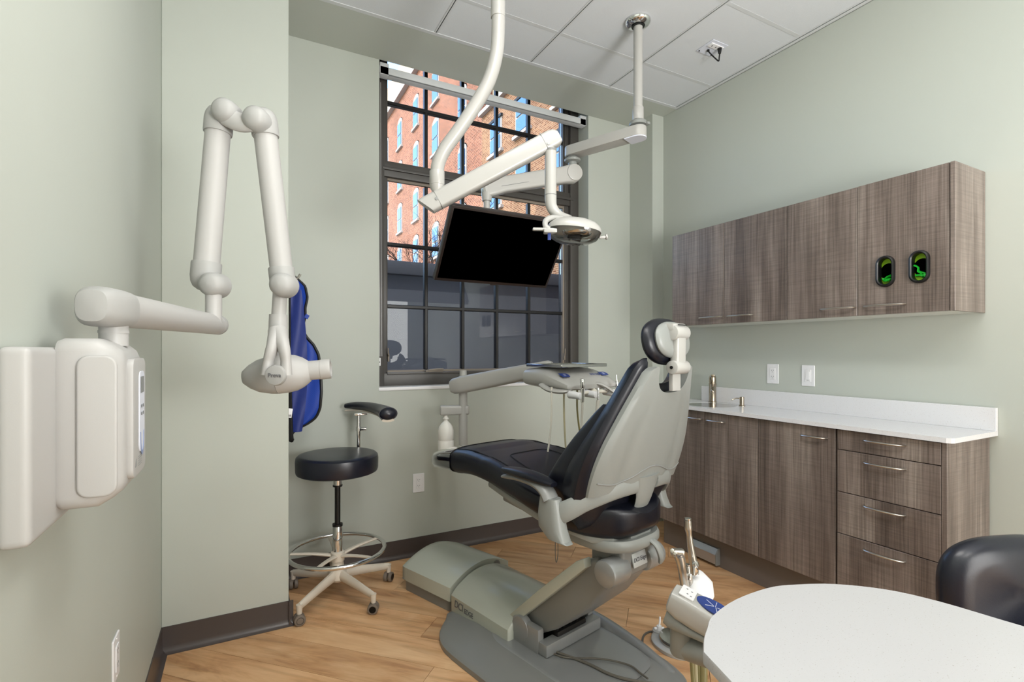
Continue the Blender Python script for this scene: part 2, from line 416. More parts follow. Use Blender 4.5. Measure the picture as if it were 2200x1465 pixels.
for i in range(-20, 24):
    off = rnd.uniform(0, PL)
    for j in range(-4, 5):
        a0, b0 = j*PL+off, i*PW
        cx_, cy_ = a0+PL/2, b0+PW/2
        gp = .0009
        q = [(a0+gp, b0+gp), (a0+PL-gp, b0+gp), (a0+PL-gp, b0+PW-gp), (a0+gp, b0+PW-gp)]
        wpoly = [(1.2+x*cu_-y*su_, 1.2+x*su_+y*cu_) for x, y in q]
        c_ = clip(wpoly, XL, XR, YR, YB)
        if len(c_) < 3: continue
        area = abs(sum(c_[k][0]*c_[(k+1) % len(c_)][1]-c_[(k+1) % len(c_)][0]*c_[k][1] for k in range(len(c_))))/2
        if area < .002: continue
        ox, oy = 1.2+cx_*cu_-cy_*su_, 1.2+cx_*su_+cy_*cu_
        loc = [((x-ox)*cu_+(y-oy)*su_, -(x-ox)*su_+(y-oy)*cu_) for x, y in c_]
        g = G(); g.prism(loc, -.006, 0)
        p = obj('plank', g, M['plank'], floor, smooth=False); p.location = (ox, oy, 0); p.rotation_euler = (0, 0, d45)

TOP = 3.45
g = G(); g.b2((XL-.14, YR-.1, 0), (XL, YB+.2, TOP)); struct('wall_left', g, M['wall'])
g = G(); g.b2((XL, YC, 0), (XC, YB, TOP), bev=.003, seg=1); struct('wall_column', g, M['wall'])
WX0, WX1, WZ0, WZ1, YW = .733, 2.297, 1.056, 3.32, 3.34
g = G()
g.b2((XL, YB, 0), (WX0, YW, TOP)); g.b2((WX1, YB, 0), (XR+.16, YW, TOP)); g.b2((WX0, YB, 0), (WX1, YW, WZ0)); g.b2((WX0, YB, WZ1), (WX1, YW, TOP))
struct('wall_back', g, M['wall'])
g = G(); g.b2((XRET, YS, 0), (XR+.16, YB, TOP)); struct('wall_return', g, M['wall'])
g = G(); g.b2((XR, YR-.1, 0), (XR+.16, YS, TOP)); struct('wall_right', g, M['wall'])
g = G(); g.b2((XL, YR-.1, 0), (XR, YR, TOP)); struct('wall_rear', g, M['wall'])
YSOF = 2.715
g = G(); g.b2((XL, YSOF, CEIL), (XR, YB, CEIL+.10), bev=.002, seg=1); struct('wall_soffit', g, M['wall'])
g = G(); g.b2((XL-.14, YR-.1, CEIL+.05), (XR+.16, YSOF, CEIL+.12)); g.b2((XL-.14, YR-.1, TOP), (XR+.16, YW, TOP+.1)); ceiling = struct('ceiling', g, M['tile'])
gx = [XL, -.27, .34, .95, 1.56, 2.17, 2.78, XR]; gy = [YSOF, 2.375, 1.765, 1.155, .545, -.065, -.675, -1.285, -1.895, YR]
lampcells = []
for (x, y, sx, sy, p, nm) in LAMPS: lampcells.append((x-.31, x+.31, y-.62, y+.62))
for i in range(1, 6):
    for j in range(len(gy)-1):
        x0, x1, y1, y0 = gx[i], gx[i+1], gy[j], gy[j+1]
        cx_, cy_ = (x0+x1)/2, (y0+y1)/2
        if any(a < cx_ < b and c_ < cy_ < d_ for a, b, c_, d_ in lampcells): continue
        g = G(); g.b2((x0+.009, y0+.009, CEIL+.002), (x1-.009, y1-.009, CEIL+.02), bev=.003, seg=1)
        obj('ceiling_tile', g, M['tile'], ceiling, smooth=False)
for x in gx[1:-1]:
    g = G(); g.b2((x-.011, YR, CEIL+.0), (x+.011, YSOF, CEIL+.004)); g.b2((x-.002, YR, CEIL), (x+.002, YSOF, CEIL+.04)); obj('grid_bar', g, M['grid'], ceiling, smooth=False)
for y in gy[1:-1]:
    g = G(); g.b2((XL, y-.011, CEIL+.0005), (XR, y+.011, CEIL+.0045)); obj('grid_bar', g, M['grid'], ceiling, smooth=False)
g = G(); g.b2((XR-.028, YR, CEIL-.001), (XR, YSOF, CEIL+.003)); g.b2((XR-.003, YR, CEIL-.001), (XR, YSOF, CEIL+.03)); g.b2((XL, YSOF-.024, CEIL-.0015), (XR-.028, YSOF, CEIL+.002)); obj('wall_angle', g, M['grid'], ceiling, smooth=False)
for (x, y, sx, sy, p, nm) in LAMPS:
    t = thing('ceiling_light', 'flat white LED ceiling panel, the %s one of two in the tile grid' % nm, 'lamp', (x, y, CEIL), 0, 'ceiling light panels')
    e = mat('lit_diffuser', (1, 1, 1, 1), .5); n_, b_ = nodes_of(e); b_.inputs['Emission Color'].default_value = (1, .97, .92, 1); b_.inputs['Emission Strength'].default_value = 4
    g = G(); g.b2((-.29, -.59, 0), (.29, .59, .01)); obj('diffuser', g, e, t)
    g = G()
    for a, b in (((-.305, -.605, -.002), (-.29, .605, .02)), ((.29, -.605, -.002), (.305, .605, .02)), ((-.29, -.605, -.002), (.29, -.59, .02)), ((-.29, .59, -.002), (.29, .605, .02))): g.b2(a, b)
    obj('panel_frame', g, M['white'], t)
# baseboards: cove profile swept along a wall
def cove(name, a, b, nrm):
    a, b, nrm = V(a), V(b), V(nrm); prof = [(0, .112), (.004, .112), (.005, .03), (.008, .016), (.016, .007), (.024, .003), (.024, 0), (0, 0)]
    g = G(); g.rings([[p+nrm*x+V((0, 0, z)) for x, z in prof] for p in (a, b)]); o = obj(name, g, M['base'], ang=50); o['kind'] = 'structure'; return o
cove('baseboard_left', (XL, YR, 0), (XL, YC, 0), (1, 0, 0))
cove('baseboard_column', (XL, YC, 0), (XC+.02, YC, 0), (0, -1, 0))
cove('baseboard_column_side', (XC, YC-.02, 0), (XC, YB, 0), (1, 0, 0))
cove('baseboard_back', (XC, YB, 0), (XRET, YB, 0), (0, -1, 0))
cove('baseboard_return', (XRET, YS-.02, 0), (XRET, YB, 0), (-1, 0, 0))
cove('baseboard_right', (XR, YR, 0), (XR, .90, 0), (-1, 0, 0))

# ---------------------------------------------------------------- window
YF = 3.226
win = tag(bpy.data.objects.new('window_1', None)); C.objects.link(win); win.location = (WX0, YF, WZ0); win['kind'] = 'structure'
GX0, GX1 = .822, 2.175
ZM0, ZM1 = 2.41, 2.50      # transom
g = G()
g.b2((WX0, YF, WZ0), (WX0+.062, YW, WZ1), bev=.004); g.b2((WX1-.075, YF, WZ0), (WX1, YW, WZ1), bev=.004)
g.b2((WX0+.05, YF+.03, WZ0), (WX0+.09, YW, WZ1), bev=.003); g.b2((WX1-.11, YF+.03, WZ0), (WX1-.07, YW, WZ1), bev=.003)
g.b2((WX0+.05, YF+.005, WZ0), (WX1-.05, YW, WZ0+.085), bev=.004); g.b2((WX0+.08, YF-.004, WZ0+.075), (WX1-.1, YW, WZ0+.09), bev=.003)
g.b2((WX0+.05, YF, WZ1-.06), (WX1-.05, YW, WZ1), bev=.004)
g.b2((WX0+.05, YF+.01, ZM0-.01), (WX1-.05, YW, ZM1), bev=.006); g.b2((WX0+.05, YF-.005, ZM0+.03), (WX1-.05, YF+.02, ZM0+.05), bev=.004)
obj('frame', g, M['frame'], win, world=True)
def sash(z0, z1, m, wd, nm):
    g = G(); y0, y1 = YF+.035, YF+.06
    g.b2((GX0-wd, y0, z0), (GX0, y1, z1), bev=.002, seg=1); g.b2((GX1, y0, z0), (GX1+wd, y1, z1), bev=.002, seg=1)
    g.b2((GX0, y0, z0), (GX1, y1, z0+wd), bev=.002, seg=1); g.b2((GX0, y0, z1-wd), (GX1, y1, z1), bev=.002, seg=1)
    return obj(nm, g, m, win, world=True)
sash(WZ0+.085, ZM0-.01, M['frame2'], .018, 'lower_sash'); sash(ZM1-.005, WZ1-.05, M['frame'], .012, 'upper_sash')
YG = YF+.048
cols = [GX0, 1.085, 1.350, 1.614, 1.880, GX1]
rowsL = [WZ0+.103, 1.573, 1.975, ZM0-.028]; rowsU = [ZM1, 2.889, WZ1-.06]
for x in cols[1:-1]:
    for a, b in ((rowsL[0], rowsL[-1]), (rowsU[0], rowsU[-1])):
        g = G(); g.b2((x-.0115, YG-.008, a), (x+.0115, YG+.03, b), bev=.004, seg=1); obj('muntin', g, M['muntin'], win, world=True)
for z in (rowsL[1], rowsL[2], rowsU[1]):
    g = G(); g.b2((GX0, YG-.009, z-.0115), (GX1, YG+.029, z+.0115), bev=.004, seg=1); obj('muntin', g, M['muntin'], win, world=True)
for rows in (rowsL, rowsU):
    for i in range(5):
        for j in range(len(rows)-1):
            g = G(); g.b2((cols[i]+.005, YG+.01, rows[j]+.005), (cols[i+1]-.005, YG+.014, rows[j+1]-.005)); obj('pane', g, M['glass'], win, world=True, smooth=False)
g = G(); g.b2((WX0-.004, YB-.006, WZ0-.016), (WX1+.004, YF+.01, WZ0+.004), bev=.003); obj('sill', g, M['white'], win, world=True)
for px, xx in ((830, WX0+.093), (1216, WX1-.118)):
    g = G(); z0 = 1.24
    g.box((xx, YF+.022, z0), (.010, .018, .05), bev=.003); g.tube([(xx, YF+.012, z0+.01), (xx-.006, YF, z0+.03), (xx-.008, YF-.006, z0+.062)], [.005, .004, .003], n=8)
    obj('sash_latch', g, M['frame2'], win, world=True)
g = G(); q = V((1.12, YF-.01, WZ0+.095)); g.box(q, (.12, .03, .012), bev=.004); g.tube([q+V((-.04, -.012, .006)), q+V((.02, -.02, .012)), q+V((.06, -.022, .010))], .006, n=8); obj('window_crank', g, M['frame2'], win, world=True)
# roller shade
t = thing('roller_shade', 'rolled up window shade with grey white fascia at the top of the window', 'blind', (1.5, 3.15, 2.98))
g = G(); g.b2((WX0+.006, 3.115, 2.983), (WX1-.01, 3.122, 3.030), bev=.002); g.b2((WX0+.006, 3.115, 2.983), (WX1-.01, 3.175, 2.989), bev=.002)
obj('fascia', g, M['grid'], t, world=True)
for xx in (WX0+.03, WX1-.04):
    g = G(); g.box((xx+.005, 3.145, 3.017), (.055, .06, .07), bev=.003); obj('end_bracket', g, M['grid'], t, world=True)
g = G(); g.cyl((WX0+.06, 3.15, 3.012), (WX1-.07, 3.15, 3.012), .019); obj('shade_roll', g, M['frame2'], t, world=True)
t = thing('shade_chain', 'thin looped shade cord with a small white clip at the left window frame', 'cord', (WX0+.03, 3.2, 1.2))
g = G()
for s_ in (0, .012): g.tube([(WX0+.020+s_, 3.20, 2.97), (WX0+.022+s_, 3.20, 2.0), (WX0+.028+s_, 3.20, 1.25)], .0012, n=5)
obj('cord', g, M['white'], t, world=True)
g = G(); g.box((WX0+.022, 3.206, 1.215), (.022, .016, .05), bev=.004); c2 = obj('clip', g, M['white'], t, world=True)
g = G(); g.cyl((WX0+.022, 3.199, 1.213), (WX0+.022, 3.196, 1.213), .005, n=12); obj('clip_hole', g, M['black'], c2, world=True)

# ---------------------------------------------------------------- outside
g = G(); g.b2((-30, 3.4, -.6), (60, 70, -.5)); tag(obj('ground', g, M['pavement']), kind='structure')
g = G(); g.b2((-4, 3.345, 3.5), (14, 3.7, 16)); g.b2((XR+.17, 3.345, -.5), (14, 3.7, 3.5)); g.b2((-4, 3.345, -.5), (XL-.15, 3.7, 3.5)); tag(obj('wall_exterior', g, M['brick']), kind='structure')
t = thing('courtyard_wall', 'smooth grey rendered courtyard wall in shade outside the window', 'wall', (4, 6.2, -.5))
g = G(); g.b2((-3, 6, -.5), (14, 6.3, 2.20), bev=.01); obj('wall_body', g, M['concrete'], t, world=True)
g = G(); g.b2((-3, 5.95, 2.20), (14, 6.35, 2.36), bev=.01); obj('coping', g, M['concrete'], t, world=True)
g = G(); g.tube([W(905, 597, 6.15), W(893, 608, 6.15), W(888, 622, 6.15)], .03, n=6, flat=(1, .3)); g.tube([W(940, 597, 6.2), W(950, 612, 6.2), W(945, 626, 6.2), W(915, 628, 6.15), W(892, 622, 6.15)], .03, n=6, flat=(1, .3))

def far_window(root, X0, yc, zs, wd, ht, arch=True, m=M['brick']):
    """a sash window on a facade whose face looks to -X"""
    g = G(); x = X0-.02
    r = wd/2
    def outline(k):
        pts = [(-r*k, 0), (r*k, 0), (r*k, ht)]
        if arch: pts += [(r*k*math.cos(a), ht+.28*wd*math.sin(a)*k) for a in [PI*q/6 for q in range(1, 6)]]
        return pts+[(-r*k, ht)]
    F = frame((x, yc, zs), (0, 1, 0), (0, 0, 1))
    g.prism(outline(1.0), -.02, .06, F); f = obj('window', g, M['stone'], root, world=True, smooth=False)
    g = G(); k = .86
    g.prism([(a*.84, b*.97+.06) for a, b in outline(1)], .06, .075, F) if False else None
    for (z0, z1) in ((.10, ht*.5-.05), (ht*.5+.05, ht-.04)):
        g.b2((X0-.09, yc-r*.8, zs+z0), (X0-.05, yc+r*.8, zs+z1))
    obj('pane', g, M['farglass'], f, world=True, smooth=False)
    g = G(); g.b2((X0-.16, yc-r*1.2, zs-.14), (X0+.02, yc+r*1.2, zs)); obj('window_sill', g, M['stone'], f, world=True, smooth=False)
    g = G()
    if arch:
        pr_ = [(r*1.12*math.cos(a), ht+.32*wd*math.sin(a)) for a in [PI*q/8 for q in range(9)]]+[(r*.98*math.cos(a), ht+.20*wd*math.sin(a)-.02) for a in [PI*q/8 for q in range(8, -1, -1)]]
        g.prism(pr_, .02, .14, F)
    else: g.b2((X0-.12, yc-r*1.1, zs+ht), (X0+.02, yc+r*1.1, zs+ht+.12))
    obj('lintel', g, M['iron'], f, world=True, smooth=False)
XFAC = 11.0
bA = thing('brick_building', 'tall sunlit red brick building with arched windows outside', 'building', (XFAC+4, 36, -.5))
g = G(); g.b2((XFAC, 24.05, -.5), (XFAC+8, 52, 21.2)); obj('facade', g, M['brick'], bA, world=True, smooth=False)
g = G(); g.b2((XFAC-.35, 24.1, 21.2), (XFAC+8, 52, 21.5)); obj('cornice', g, M['stone'], bA, world=True, smooth=False)
g = G(); g.b2((XFAC+1.5, 25, 21.5), (XFAC+8, 50, 27)); obj('penthouse', g, M['pale'], bA, world=True, smooth=False)
for yc in (26.7, 31.2, 35.4, 39.6, 43.8):
    for zs in (4.0, 7.35, 10.7, 14.05, 17.4):
        far_window(bA, XFAC, yc, zs, 1.25, 1.95)
bB = thing('tan_building', 'lower tan brick building with square topped windows to the right outside', 'building', (XFAC+4, 18, -.5))
g = G(); g.b2((XFAC-.03, 6.9, -.5), (XFAC+8, 24, 13.4)); obj('facade', g, M['brick2'], bB, world=True, smooth=False)
g = G(); g.b2((XFAC-.25, 6.9, 13.4), (XFAC+8, 24, 13.6)); obj('cornice', g, M['stone'], bB, world=True, smooth=False)
g = G(); g.b2((XFAC+.6, 6.9, 13.6), (XFAC+8, 24, 18)); obj('upper_storey', g, M['pale'], bB, world=True, smooth=False)
for yc in (22.3, 19.6, 16.4, 13.2, 10.2):
    for zs in (2.3, 5.3, 8.3, 11.0):
        far_window(bB, XFAC-.03, yc, zs, 1.3, 1.55, arch=False)
# blocks the sun on the near part of the facade, as the photo's diagonal shade shows
bC = thing('neighbour_building', 'brick building across the courtyard on the left', 'building', (-14, 10, -.5))
g = G(); g.b2((-20, 6.6, -.5), (-9, 13.2, 27)); obj('facade', g, M['brick'], bC, world=True, smooth=False)
# balcony on the brick building
t = thing('iron_balcony', 'black iron balcony with thin railings on the brick building', 'balcony', (XFAC-.8, 30, 5))
g = G(); y0, y1, z0 = 27.5, 33, 5.2
g.b2((XFAC-1.2, y0, z0-.12), (XFAC-.17, y1, z0)); obj('deck', g, M['iron'], t, world=True)
g = G(); g.b2((XFAC-1.22, y0, z0+.95), (XFAC-1.16, y1, z0+1.02))
for k in range(30): yy = y0+(y1-y0)*k/29; g.b2((XFAC-1.2, yy-.02, z0), (XFAC-1.17, yy+.02, z0+.96))
obj('railing', g, M['iron'], t, world=True)
# bare tree behind the wall
def tree(base, h, label):
    t = thing('bare_tree', label, 'tree', base)
    rr = random.Random(11); g = G(); gt = G()
    gt.tube([V(base), V(base)+V((.05, 0, h*.3)), V(base)+V((-.1, .1, h*.55))], [.08, .05, .025], n=7); obj('trunk', gt, M['bark'], t, world=True)
    def br(p, d, L, r, dep):
        q = p+d*L; mid = p+d*L*.5+V((rr.uniform(-.1, .1), rr.uniform(-.1, .1), rr.uniform(-.05, .1)))*L
        g.tube([p, mid, q], [r, r*.8, r*.55], n=5, sub=2)
        if dep:
            for k in range(3 if dep > 1 else 4):
                nd = (d+V((rr.uniform(-.8, .8), rr.uniform(-.8, .8), rr.uniform(-.4, .5)))).normalized(); br(p.lerp(q, rr.uniform(.5, 1)), nd, L*.68, r*.6, dep-1)
    for k in range(6):
        br(V(base)+V((0, 0, h*(.25+.05*k))), V((rr.uniform(-1, 1), rr.uniform(-1, 1), .7)).normalized(), h*.17, .02, 4)
    obj('branches', g, M['bark'], t, world=True)
tree((3.3, 9.6, -.5), 6.4, 'leafless tree with dark thin branches behind the courtyard wall')

# ---------------------------------------------------------------- wall plates
def plate(name, label, c, right, nrm, kind='outlet'):
    """c centre on the wall, right = direction along the wall, nrm = out of it"""
    F = frame(c, right, (0, 0, 1)); cat = 'outlet' if kind != 'switch' else 'switch'
    t = thing(name, label, cat, c, 0, 'wall outlets' if kind != 'switch' else None)
    sg = 1 if (V(right).cross(V((0, 0, 1)))).dot(V(nrm)) > 0 else -1
    g = G(); g.prism(rrect(.074, .118, .004), 0, .005*sg, F, bev=.0015, seg=1); obj('cover_plate', g, M['white'], t, world=True)
    g = G(); g.prism(rrect(.034, .068, .002), .005*sg, .0075*sg, F, bev=.0006, seg=1)
    if kind == 'switch': g.prism(rrect(.020, .044, .002), .0075*sg, .0095*sg, F, bev=.0006, seg=1)
    rcp = obj('receptacle' if kind != 'switch' else 'dimmer', g, M['white'], t, world=True)
    g = G()
    if kind != 'switch':
        for zc in (-.018, .018):
            for dx, w_, h_ in ((-.006, .0022, .0075), (.006, .0022, .006)): g.prism(rrect(w_, h_, .0005, 1, dx, zc+.003), .0075*sg, .0078*sg, F)
            g.prism(sell(10, .0022, .0022, 2, 0, zc-.006), .0075*sg, .0078*sg, F)
    else: g.prism(rrect(.012, .0012, .0004, 1, 0, -.026), .0075*sg, .0078*sg, F)
    obj('slots', g, M['print'], rcp, world=True)
    for zc in (-.05, .05):
        g = G(); F2 = F @ Matrix.Translation((0, zc, .005*sg)); g.lathe([(.003, 0), (.0025, .0008*sg), (0, .001*sg)], (0, 0, 0), n=10); g.bm.transform(F2); obj('screw', g, M['white'], t, world=True)
    return t
plate('wall_outlet', 'white wall outlet on the wall below the window, beside the chair foot', WY(899, 1037, YB), (1, 0, 0), (0, -1, 0))
plate('wall_outlet', 'white wall outlet low on the left wall near the photo corner', WX(246, 1413, XL), (0, 1, 0), (1, 0, 0))
plate('wall_outlet', 'white wall outlet above the counter, left of the dimmer switch', WX(1661, 803, XR), (0, 1, 0), (-1, 0, 0))
plate('dimmer_switch', 'white dimmer switch plate above the counter, right of the outlet', WX(1737, 807, XR), (0, 1, 0), (-1, 0, 0), 'switch')
# ceiling power plate with cord
pc = WZ(1530, 103, CEIL)
t = thing('ceiling_outlet', 'square white outlet plate in a ceiling tile with a black plug', 'outlet', pc)
g = G(); g.box(pc-V((0, 0, .0015)), (.125, .125, .004), bev=.001, seg=1); obj('cover_plate', g, M['keypad'], t, world=True)
g = G(); g.box(pc-V((-.0, .025, .006)), (.10, .035, .006), bev=.001, seg=1); r_ = obj('receptacle', g, M['white'], t, world=True)
g = G()
for dx in (-.03, .0, .03): g.box(pc+V((dx, -.025, -.010)), (.004, .010, .001))
for dx, dy in ((-.05, .05), (.05, .05)): g.cyl(pc+V((dx, dy, -.0035)), pc+V((dx, dy, -.006)), .004, n=10)
obj('slots', g, M['black'], r_, world=True)
g = G(); g.cyl(pc+V((-.01, .02, -.004)), pc+V((-.01, .02, -.012)), .008, n=12); g.tube([pc+V((-.01, .02, -.01)), pc+V((0, .01, -.03)), pc+V((.015, -.02, -.075)), pc+V((.02, -.03, -.085)), pc+V((.03, -.025, -.06)), pc+V((.03, -.03, -.03))], .004, n=8); g.cyl(pc+V((.03, -.028, -.009)), pc+V((.03, -.028, -.04)), .013, .008, n=12, bev=.002)
cb = obj('power_cord', g, M['black'], t, world=True)

# ---------------------------------------------------------------- lower cabinets
XD, XK, ZK, ZC0, ZC1 = 2.43, 2.50, .182, .925, .945
YE0, YE1 = .951, 2.53
def yat(px, x): u = (px-1100)/FPX; return x/(SY+CY*u)*(CY-SY*u)
def arc_handle(parent, c, L, along, out, bow=.028, m=None):
    a, o_ = V(along), V(out); c = V(c)
    pts = [c-a*L/2+o_*.002, c-a*L*.40+o_*bow*.75, c+o_*bow, c+a*L*.40+o_*bow*.75, c+a*L/2+o_*.002]
    g = G(); g.tube(pts, [.0045, .006, .0065, .006, .0045], n=10, sub=5, flat=(1.0, .8)); return obj('handle', g, m or M['brushed'], parent, world=True)
TH = .019
def front(root, name, y0, y1, z0, z1, x):
    g = G(); g.b2((x, y0+.0018, z0+.0018), (x+TH, y1-.0018, z1-.0018), bev=.0012, seg=1); return obj(name, g, M['laminate'], root, world=True, smooth=False)
seams = [yat(1513.6, XD), yat(1628.4, XD), yat(1796, XD), yat(2022.6, XD)]
zt = ZC0-.004
t1 = thing('base_cabinet', 'two door brown laminate base cabinet under the sink, left part of the run', 'cabinet', (2.62, (seams[1]+YE1)/2, 0), 0, 'cabinets below the countertop')
g = G(); xa = XD+TH+.002; g.b2((xa, seams[1], ZK), (XR-.002, YE1, ZK+.016)); g.b2((xa, seams[1], ZK+.016), (XR-.002, seams[1]+.016, zt)); g.b2((xa, YE1-.016, ZK+.016), (XR-.002, YE1, zt)); g.b2((XR-.012, seams[1]+.016, ZK+.016), (XR-.002, YE1-.016, zt)); g.b2((xa, seams[1]+.016, zt-.05), (xa+.016, YE1-.016, zt)); obj('carcass', g, M['laminate'], t1, world=True, smooth=False)
d_ = front(t1, 'door', seams[0], YE1, ZK, zt, XD); arc_handle(d_, (XD, seams[0]+.075, zt-.045), .125, (0, 1, 0), (-1, 0, 0))
d_ = front(t1, 'door', seams[1], seams[0], ZK, zt, XD); arc_handle(d_, (XD, seams[0]-.085, zt-.045), .125, (0, 1, 0), (-1, 0, 0))
t2 = thing('base_cabinet', 'single door brown laminate base cabinet between the sink doors and the drawers', 'cabinet', (2.62, (seams[1]+seams[2])/2, 0), 0, 'cabinets below the countertop')
g = G(); g.b2((XD+TH+.002, seams[2]+.001, ZK), (XR-.002, seams[1]-.001, zt)); obj('carcass', g, M['laminate'], t2, world=True, smooth=False)
d_ = front(t2, 'door', seams[2]+.002, seams[1], ZK, zt, XD); arc_handle(d_, (XD, seams[2]+.10, zt-.05), .125, (0, 1, 0), (-1, 0, 0))
t3 = thing('drawer_cabinet', 'brown laminate cabinet with four drawers at the right end of the counter', 'cabinet', (2.62, (YE0+seams[2])/2, 0), 0, 'cabinets below the countertop')
g = G(); g.b2((XD+TH+.002, YE0+.02, ZK), (XR-.002, seams[2]-.002, zt)); obj('carcass', g, M['laminate'], t3, world=True, smooth=False)
g = G(); g.b2((XD, YE0, 0), (XR-.006, YE0+.019, zt), bev=.001, seg=1); g.b2((XD, YE0+.019, ZK), (XD+TH, seams[3], zt)); obj('end_panel', g, M['laminate'], t3, world=True, smooth=False)
def zat(px, py, x): return WX(px, py, x).z
zs_ = [zt, zat(1797, 964.2, XD), zat(1797, 1054, XD), zat(1796, 1142.5, XD), ZK]
for k in range(4):
    d_ = front(t3, 'drawer', seams[3], seams[2]-.004, zs_[k+1], zs_[k], XD)
    hz = [zat(1900, 951, XD), zat(1900, 1000, XD), zat(1900, 1096, XD), zat(1900, 1192, XD)][k]
    arc_handle(d_, (XD, (yat(1857, XD)+yat(1946, XD))/2, hz), abs(yat(1857, XD)-yat(1946, XD)), (0, 1, 0), (-1, 0, 0), .030)
g = G(); g.b2((XK, YE0+.02, 0), (XK+.016, YE1, ZK)); g.b2((XK+.016, YE1-.016, 0), (XR-.002, YE1, ZK)); tag(obj('toe_kick', g, M['kick'], smooth=False), 'grey brown recessed toe kick board below the base cabinets', 'toe kick')
# toe-kick sweep inlet
a = WX(1492, 1192, XK); b = WX(1540, 1212, XK)
ya, yb = yat(1545, XK-.01), yat(1486, XK-.01)
t = thing('sweep_inlet', 'aluminium floor sweep inlet box on the toe kick below the cabinets', 'vent', (XK-.02, (ya+yb)/2, 0))
g = G(); F = frame((XK, ya, 0), (-1, 0, 0), (0, 0, 1))
g.raw([(XK-.001, y, z) if i == 0 else (XK-x, y, z) for y in (ya+.008, yb) for i, (x, z) in enumerate(((0, .02), (.032, .02), (.032, .075), (.012, .108), (0.001, .108)))], [(0, 1, 2, 3, 4), (9, 8, 7, 6, 5)]+[(i, (i+1) % 5, 5+(i+1) % 5, 5+i) for i in range(5)])
obj('housing', g, M['alu'], t, world=True, smooth=False)
g = G(); g.raw([(XK-x, y, z) for y in (ya, ya+.008) for (x, z) in ((.001, .014), (.035, .014), (.035, .078), (.013, .113), (0.001, .113))], [(0, 1, 2, 3, 4), (9, 8, 7, 6, 5)]+[(i, (i+1) % 5, 5+(i+1) % 5, 5+i) for i in range(5)], bev=.001)
obj('end_cap', g, M['shelld'], t, world=True, smooth=False)
# worktop with splash
XCF, YCE = 2.405, .925
SINK = (2.60, 2.225, .150)
t = thing('countertop', 'white speckled quartz countertop with backsplash on the brown cabinets', 'countertop', (2.6, 1.7, ZC0))
outer = [(XCF+.02, YCE), (XR-.002, YCE), (XR-.002, 2.60), (XCF, 2.60), (XCF, YCE+.02), (XCF+.006, YCE+.006)]
def slab_with_hole(outer, hole, z0, z1):
    b = bmesh.new(); ed = []
    for loop in (outer, hole):
        vv = [b.verts.new((x, y, z1)) for x, y in loop]
        ed += [b.edges.new((vv[i], vv[(i+1) % len(vv)])) for i in range(len(vv))]
    bmesh.ops.triangle_fill(b, use_beauty=True, use_dissolve=False, edges=ed)
    r = bmesh.ops.extrude_face_region(b, geom=b.faces[:]); bmesh.ops.translate(b, vec=(0, 0, z0-z1), verts=[v for v in r['geom'] if isinstance(v, bmesh.types.BMVert)])
    bmesh.ops.recalc_face_normals(b, faces=b.faces); return b
hole = [(SINK[0]+SINK[2]*math.cos(2*PI*k/40), SINK[1]+SINK[2]*1.0*math.sin(2*PI*k/40)) for k in range(40)]
obj('slab', slab_with_hole(outer, hole, ZC0, ZC1), M['quartz'], t, world=True, smooth=False)
g = G(); g.b2((XR-.022, YCE, ZC1), (XR-.002, 2.47, 1.043), bev=.001, seg=1); obj('backsplash', g, M['quartz'], t, world=True, smooth=False)
t = thing('sink', 'round stainless steel sink set into the white countertop', 'sink', (SINK[0], SINK[1], ZC0))
g = G(); r = SINK[2]; g.lathe([(r+.001, ZC1-.001), (r-.001, ZC1-.002), (r-.006, ZC1-.03), (r-.018, ZC1-.11), (r-.05, ZC1-.14), (.03, ZC1-.15), (.03, ZC1-.158), (r-.045, ZC1-.148), (r-.012, ZC1-.115), (r+.003, ZC1-.03), (r+.003, ZC1-.004)], (SINK[0], SINK[1], 0), n=40); obj('basin', g, M['steel'], t, world=True)
g = G(); g.lathe([(.001, ZC1-.157), (.028, ZC1-.156), (.029, ZC1-.148), (.02, ZC1-.15), (.001, ZC1-.151)], (SINK[0], SINK[1], 0), n=24); obj('drain', g, M['faucet'], t, world=True)
# faucet
fb = V((2.735, yat(1531, 2.735), ZC1))
t = thing('faucet', 'brushed nickel single post faucet standing behind the round sink', 'faucet', fb)
g = G(); g.lathe([(.027, 0), (.027, .005), (.023, .008), (.0225, .115), (.024, .118), (.024, .125)], fb); obj('body', g, M['faucet'], t, world=True)
g = G(); g.tube([fb+V((0, 0, .085)), fb+V((-.045, -.04, .098)), fb+V((-.085, -.073, .085)), fb+V((-.088, -.076, .07))], [.016, .015, .013, .012], n=12); obj('spout', g, M['faucet'], t, world=True)
g = G(); g.lathe([(.021, 0), (.0225, .01), (.0225, .04), (.019, .05), (.012, .053), (0, .054)], fb+V((0, 0, .125))); g.box(fb+V((-.02, -.018, .180)), (.075, .022, .010), bev=.003, rot=Matrix.Rotation(.70, 4, 'Z')); obj('lever', g, M['faucet'], t, world=True)
sb = V((2.70, yat(1594, 2.70), ZC1))
t = thing('soap_dispenser', 'small brushed nickel soap pump in the countertop right of the faucet', 'dispenser', sb)
g = G(); g.lathe([(.019, 0), (.019, .003), (.014, .007), (.0135, .02), (.013, .05), (.0125, .056), (.002, .058)], sb); obj('body', g, M['faucet'], t, world=True)
g = G(); g.tube([sb+V((0, .004, .045)), sb+V((-.03, .015, .048)), sb+V((-.052, .026, .040)), sb+V((-.055, .028, .034))], [.0045, .004, .0035, .003], n=8); obj('nozzle', g, M['faucet'], t, world=True)

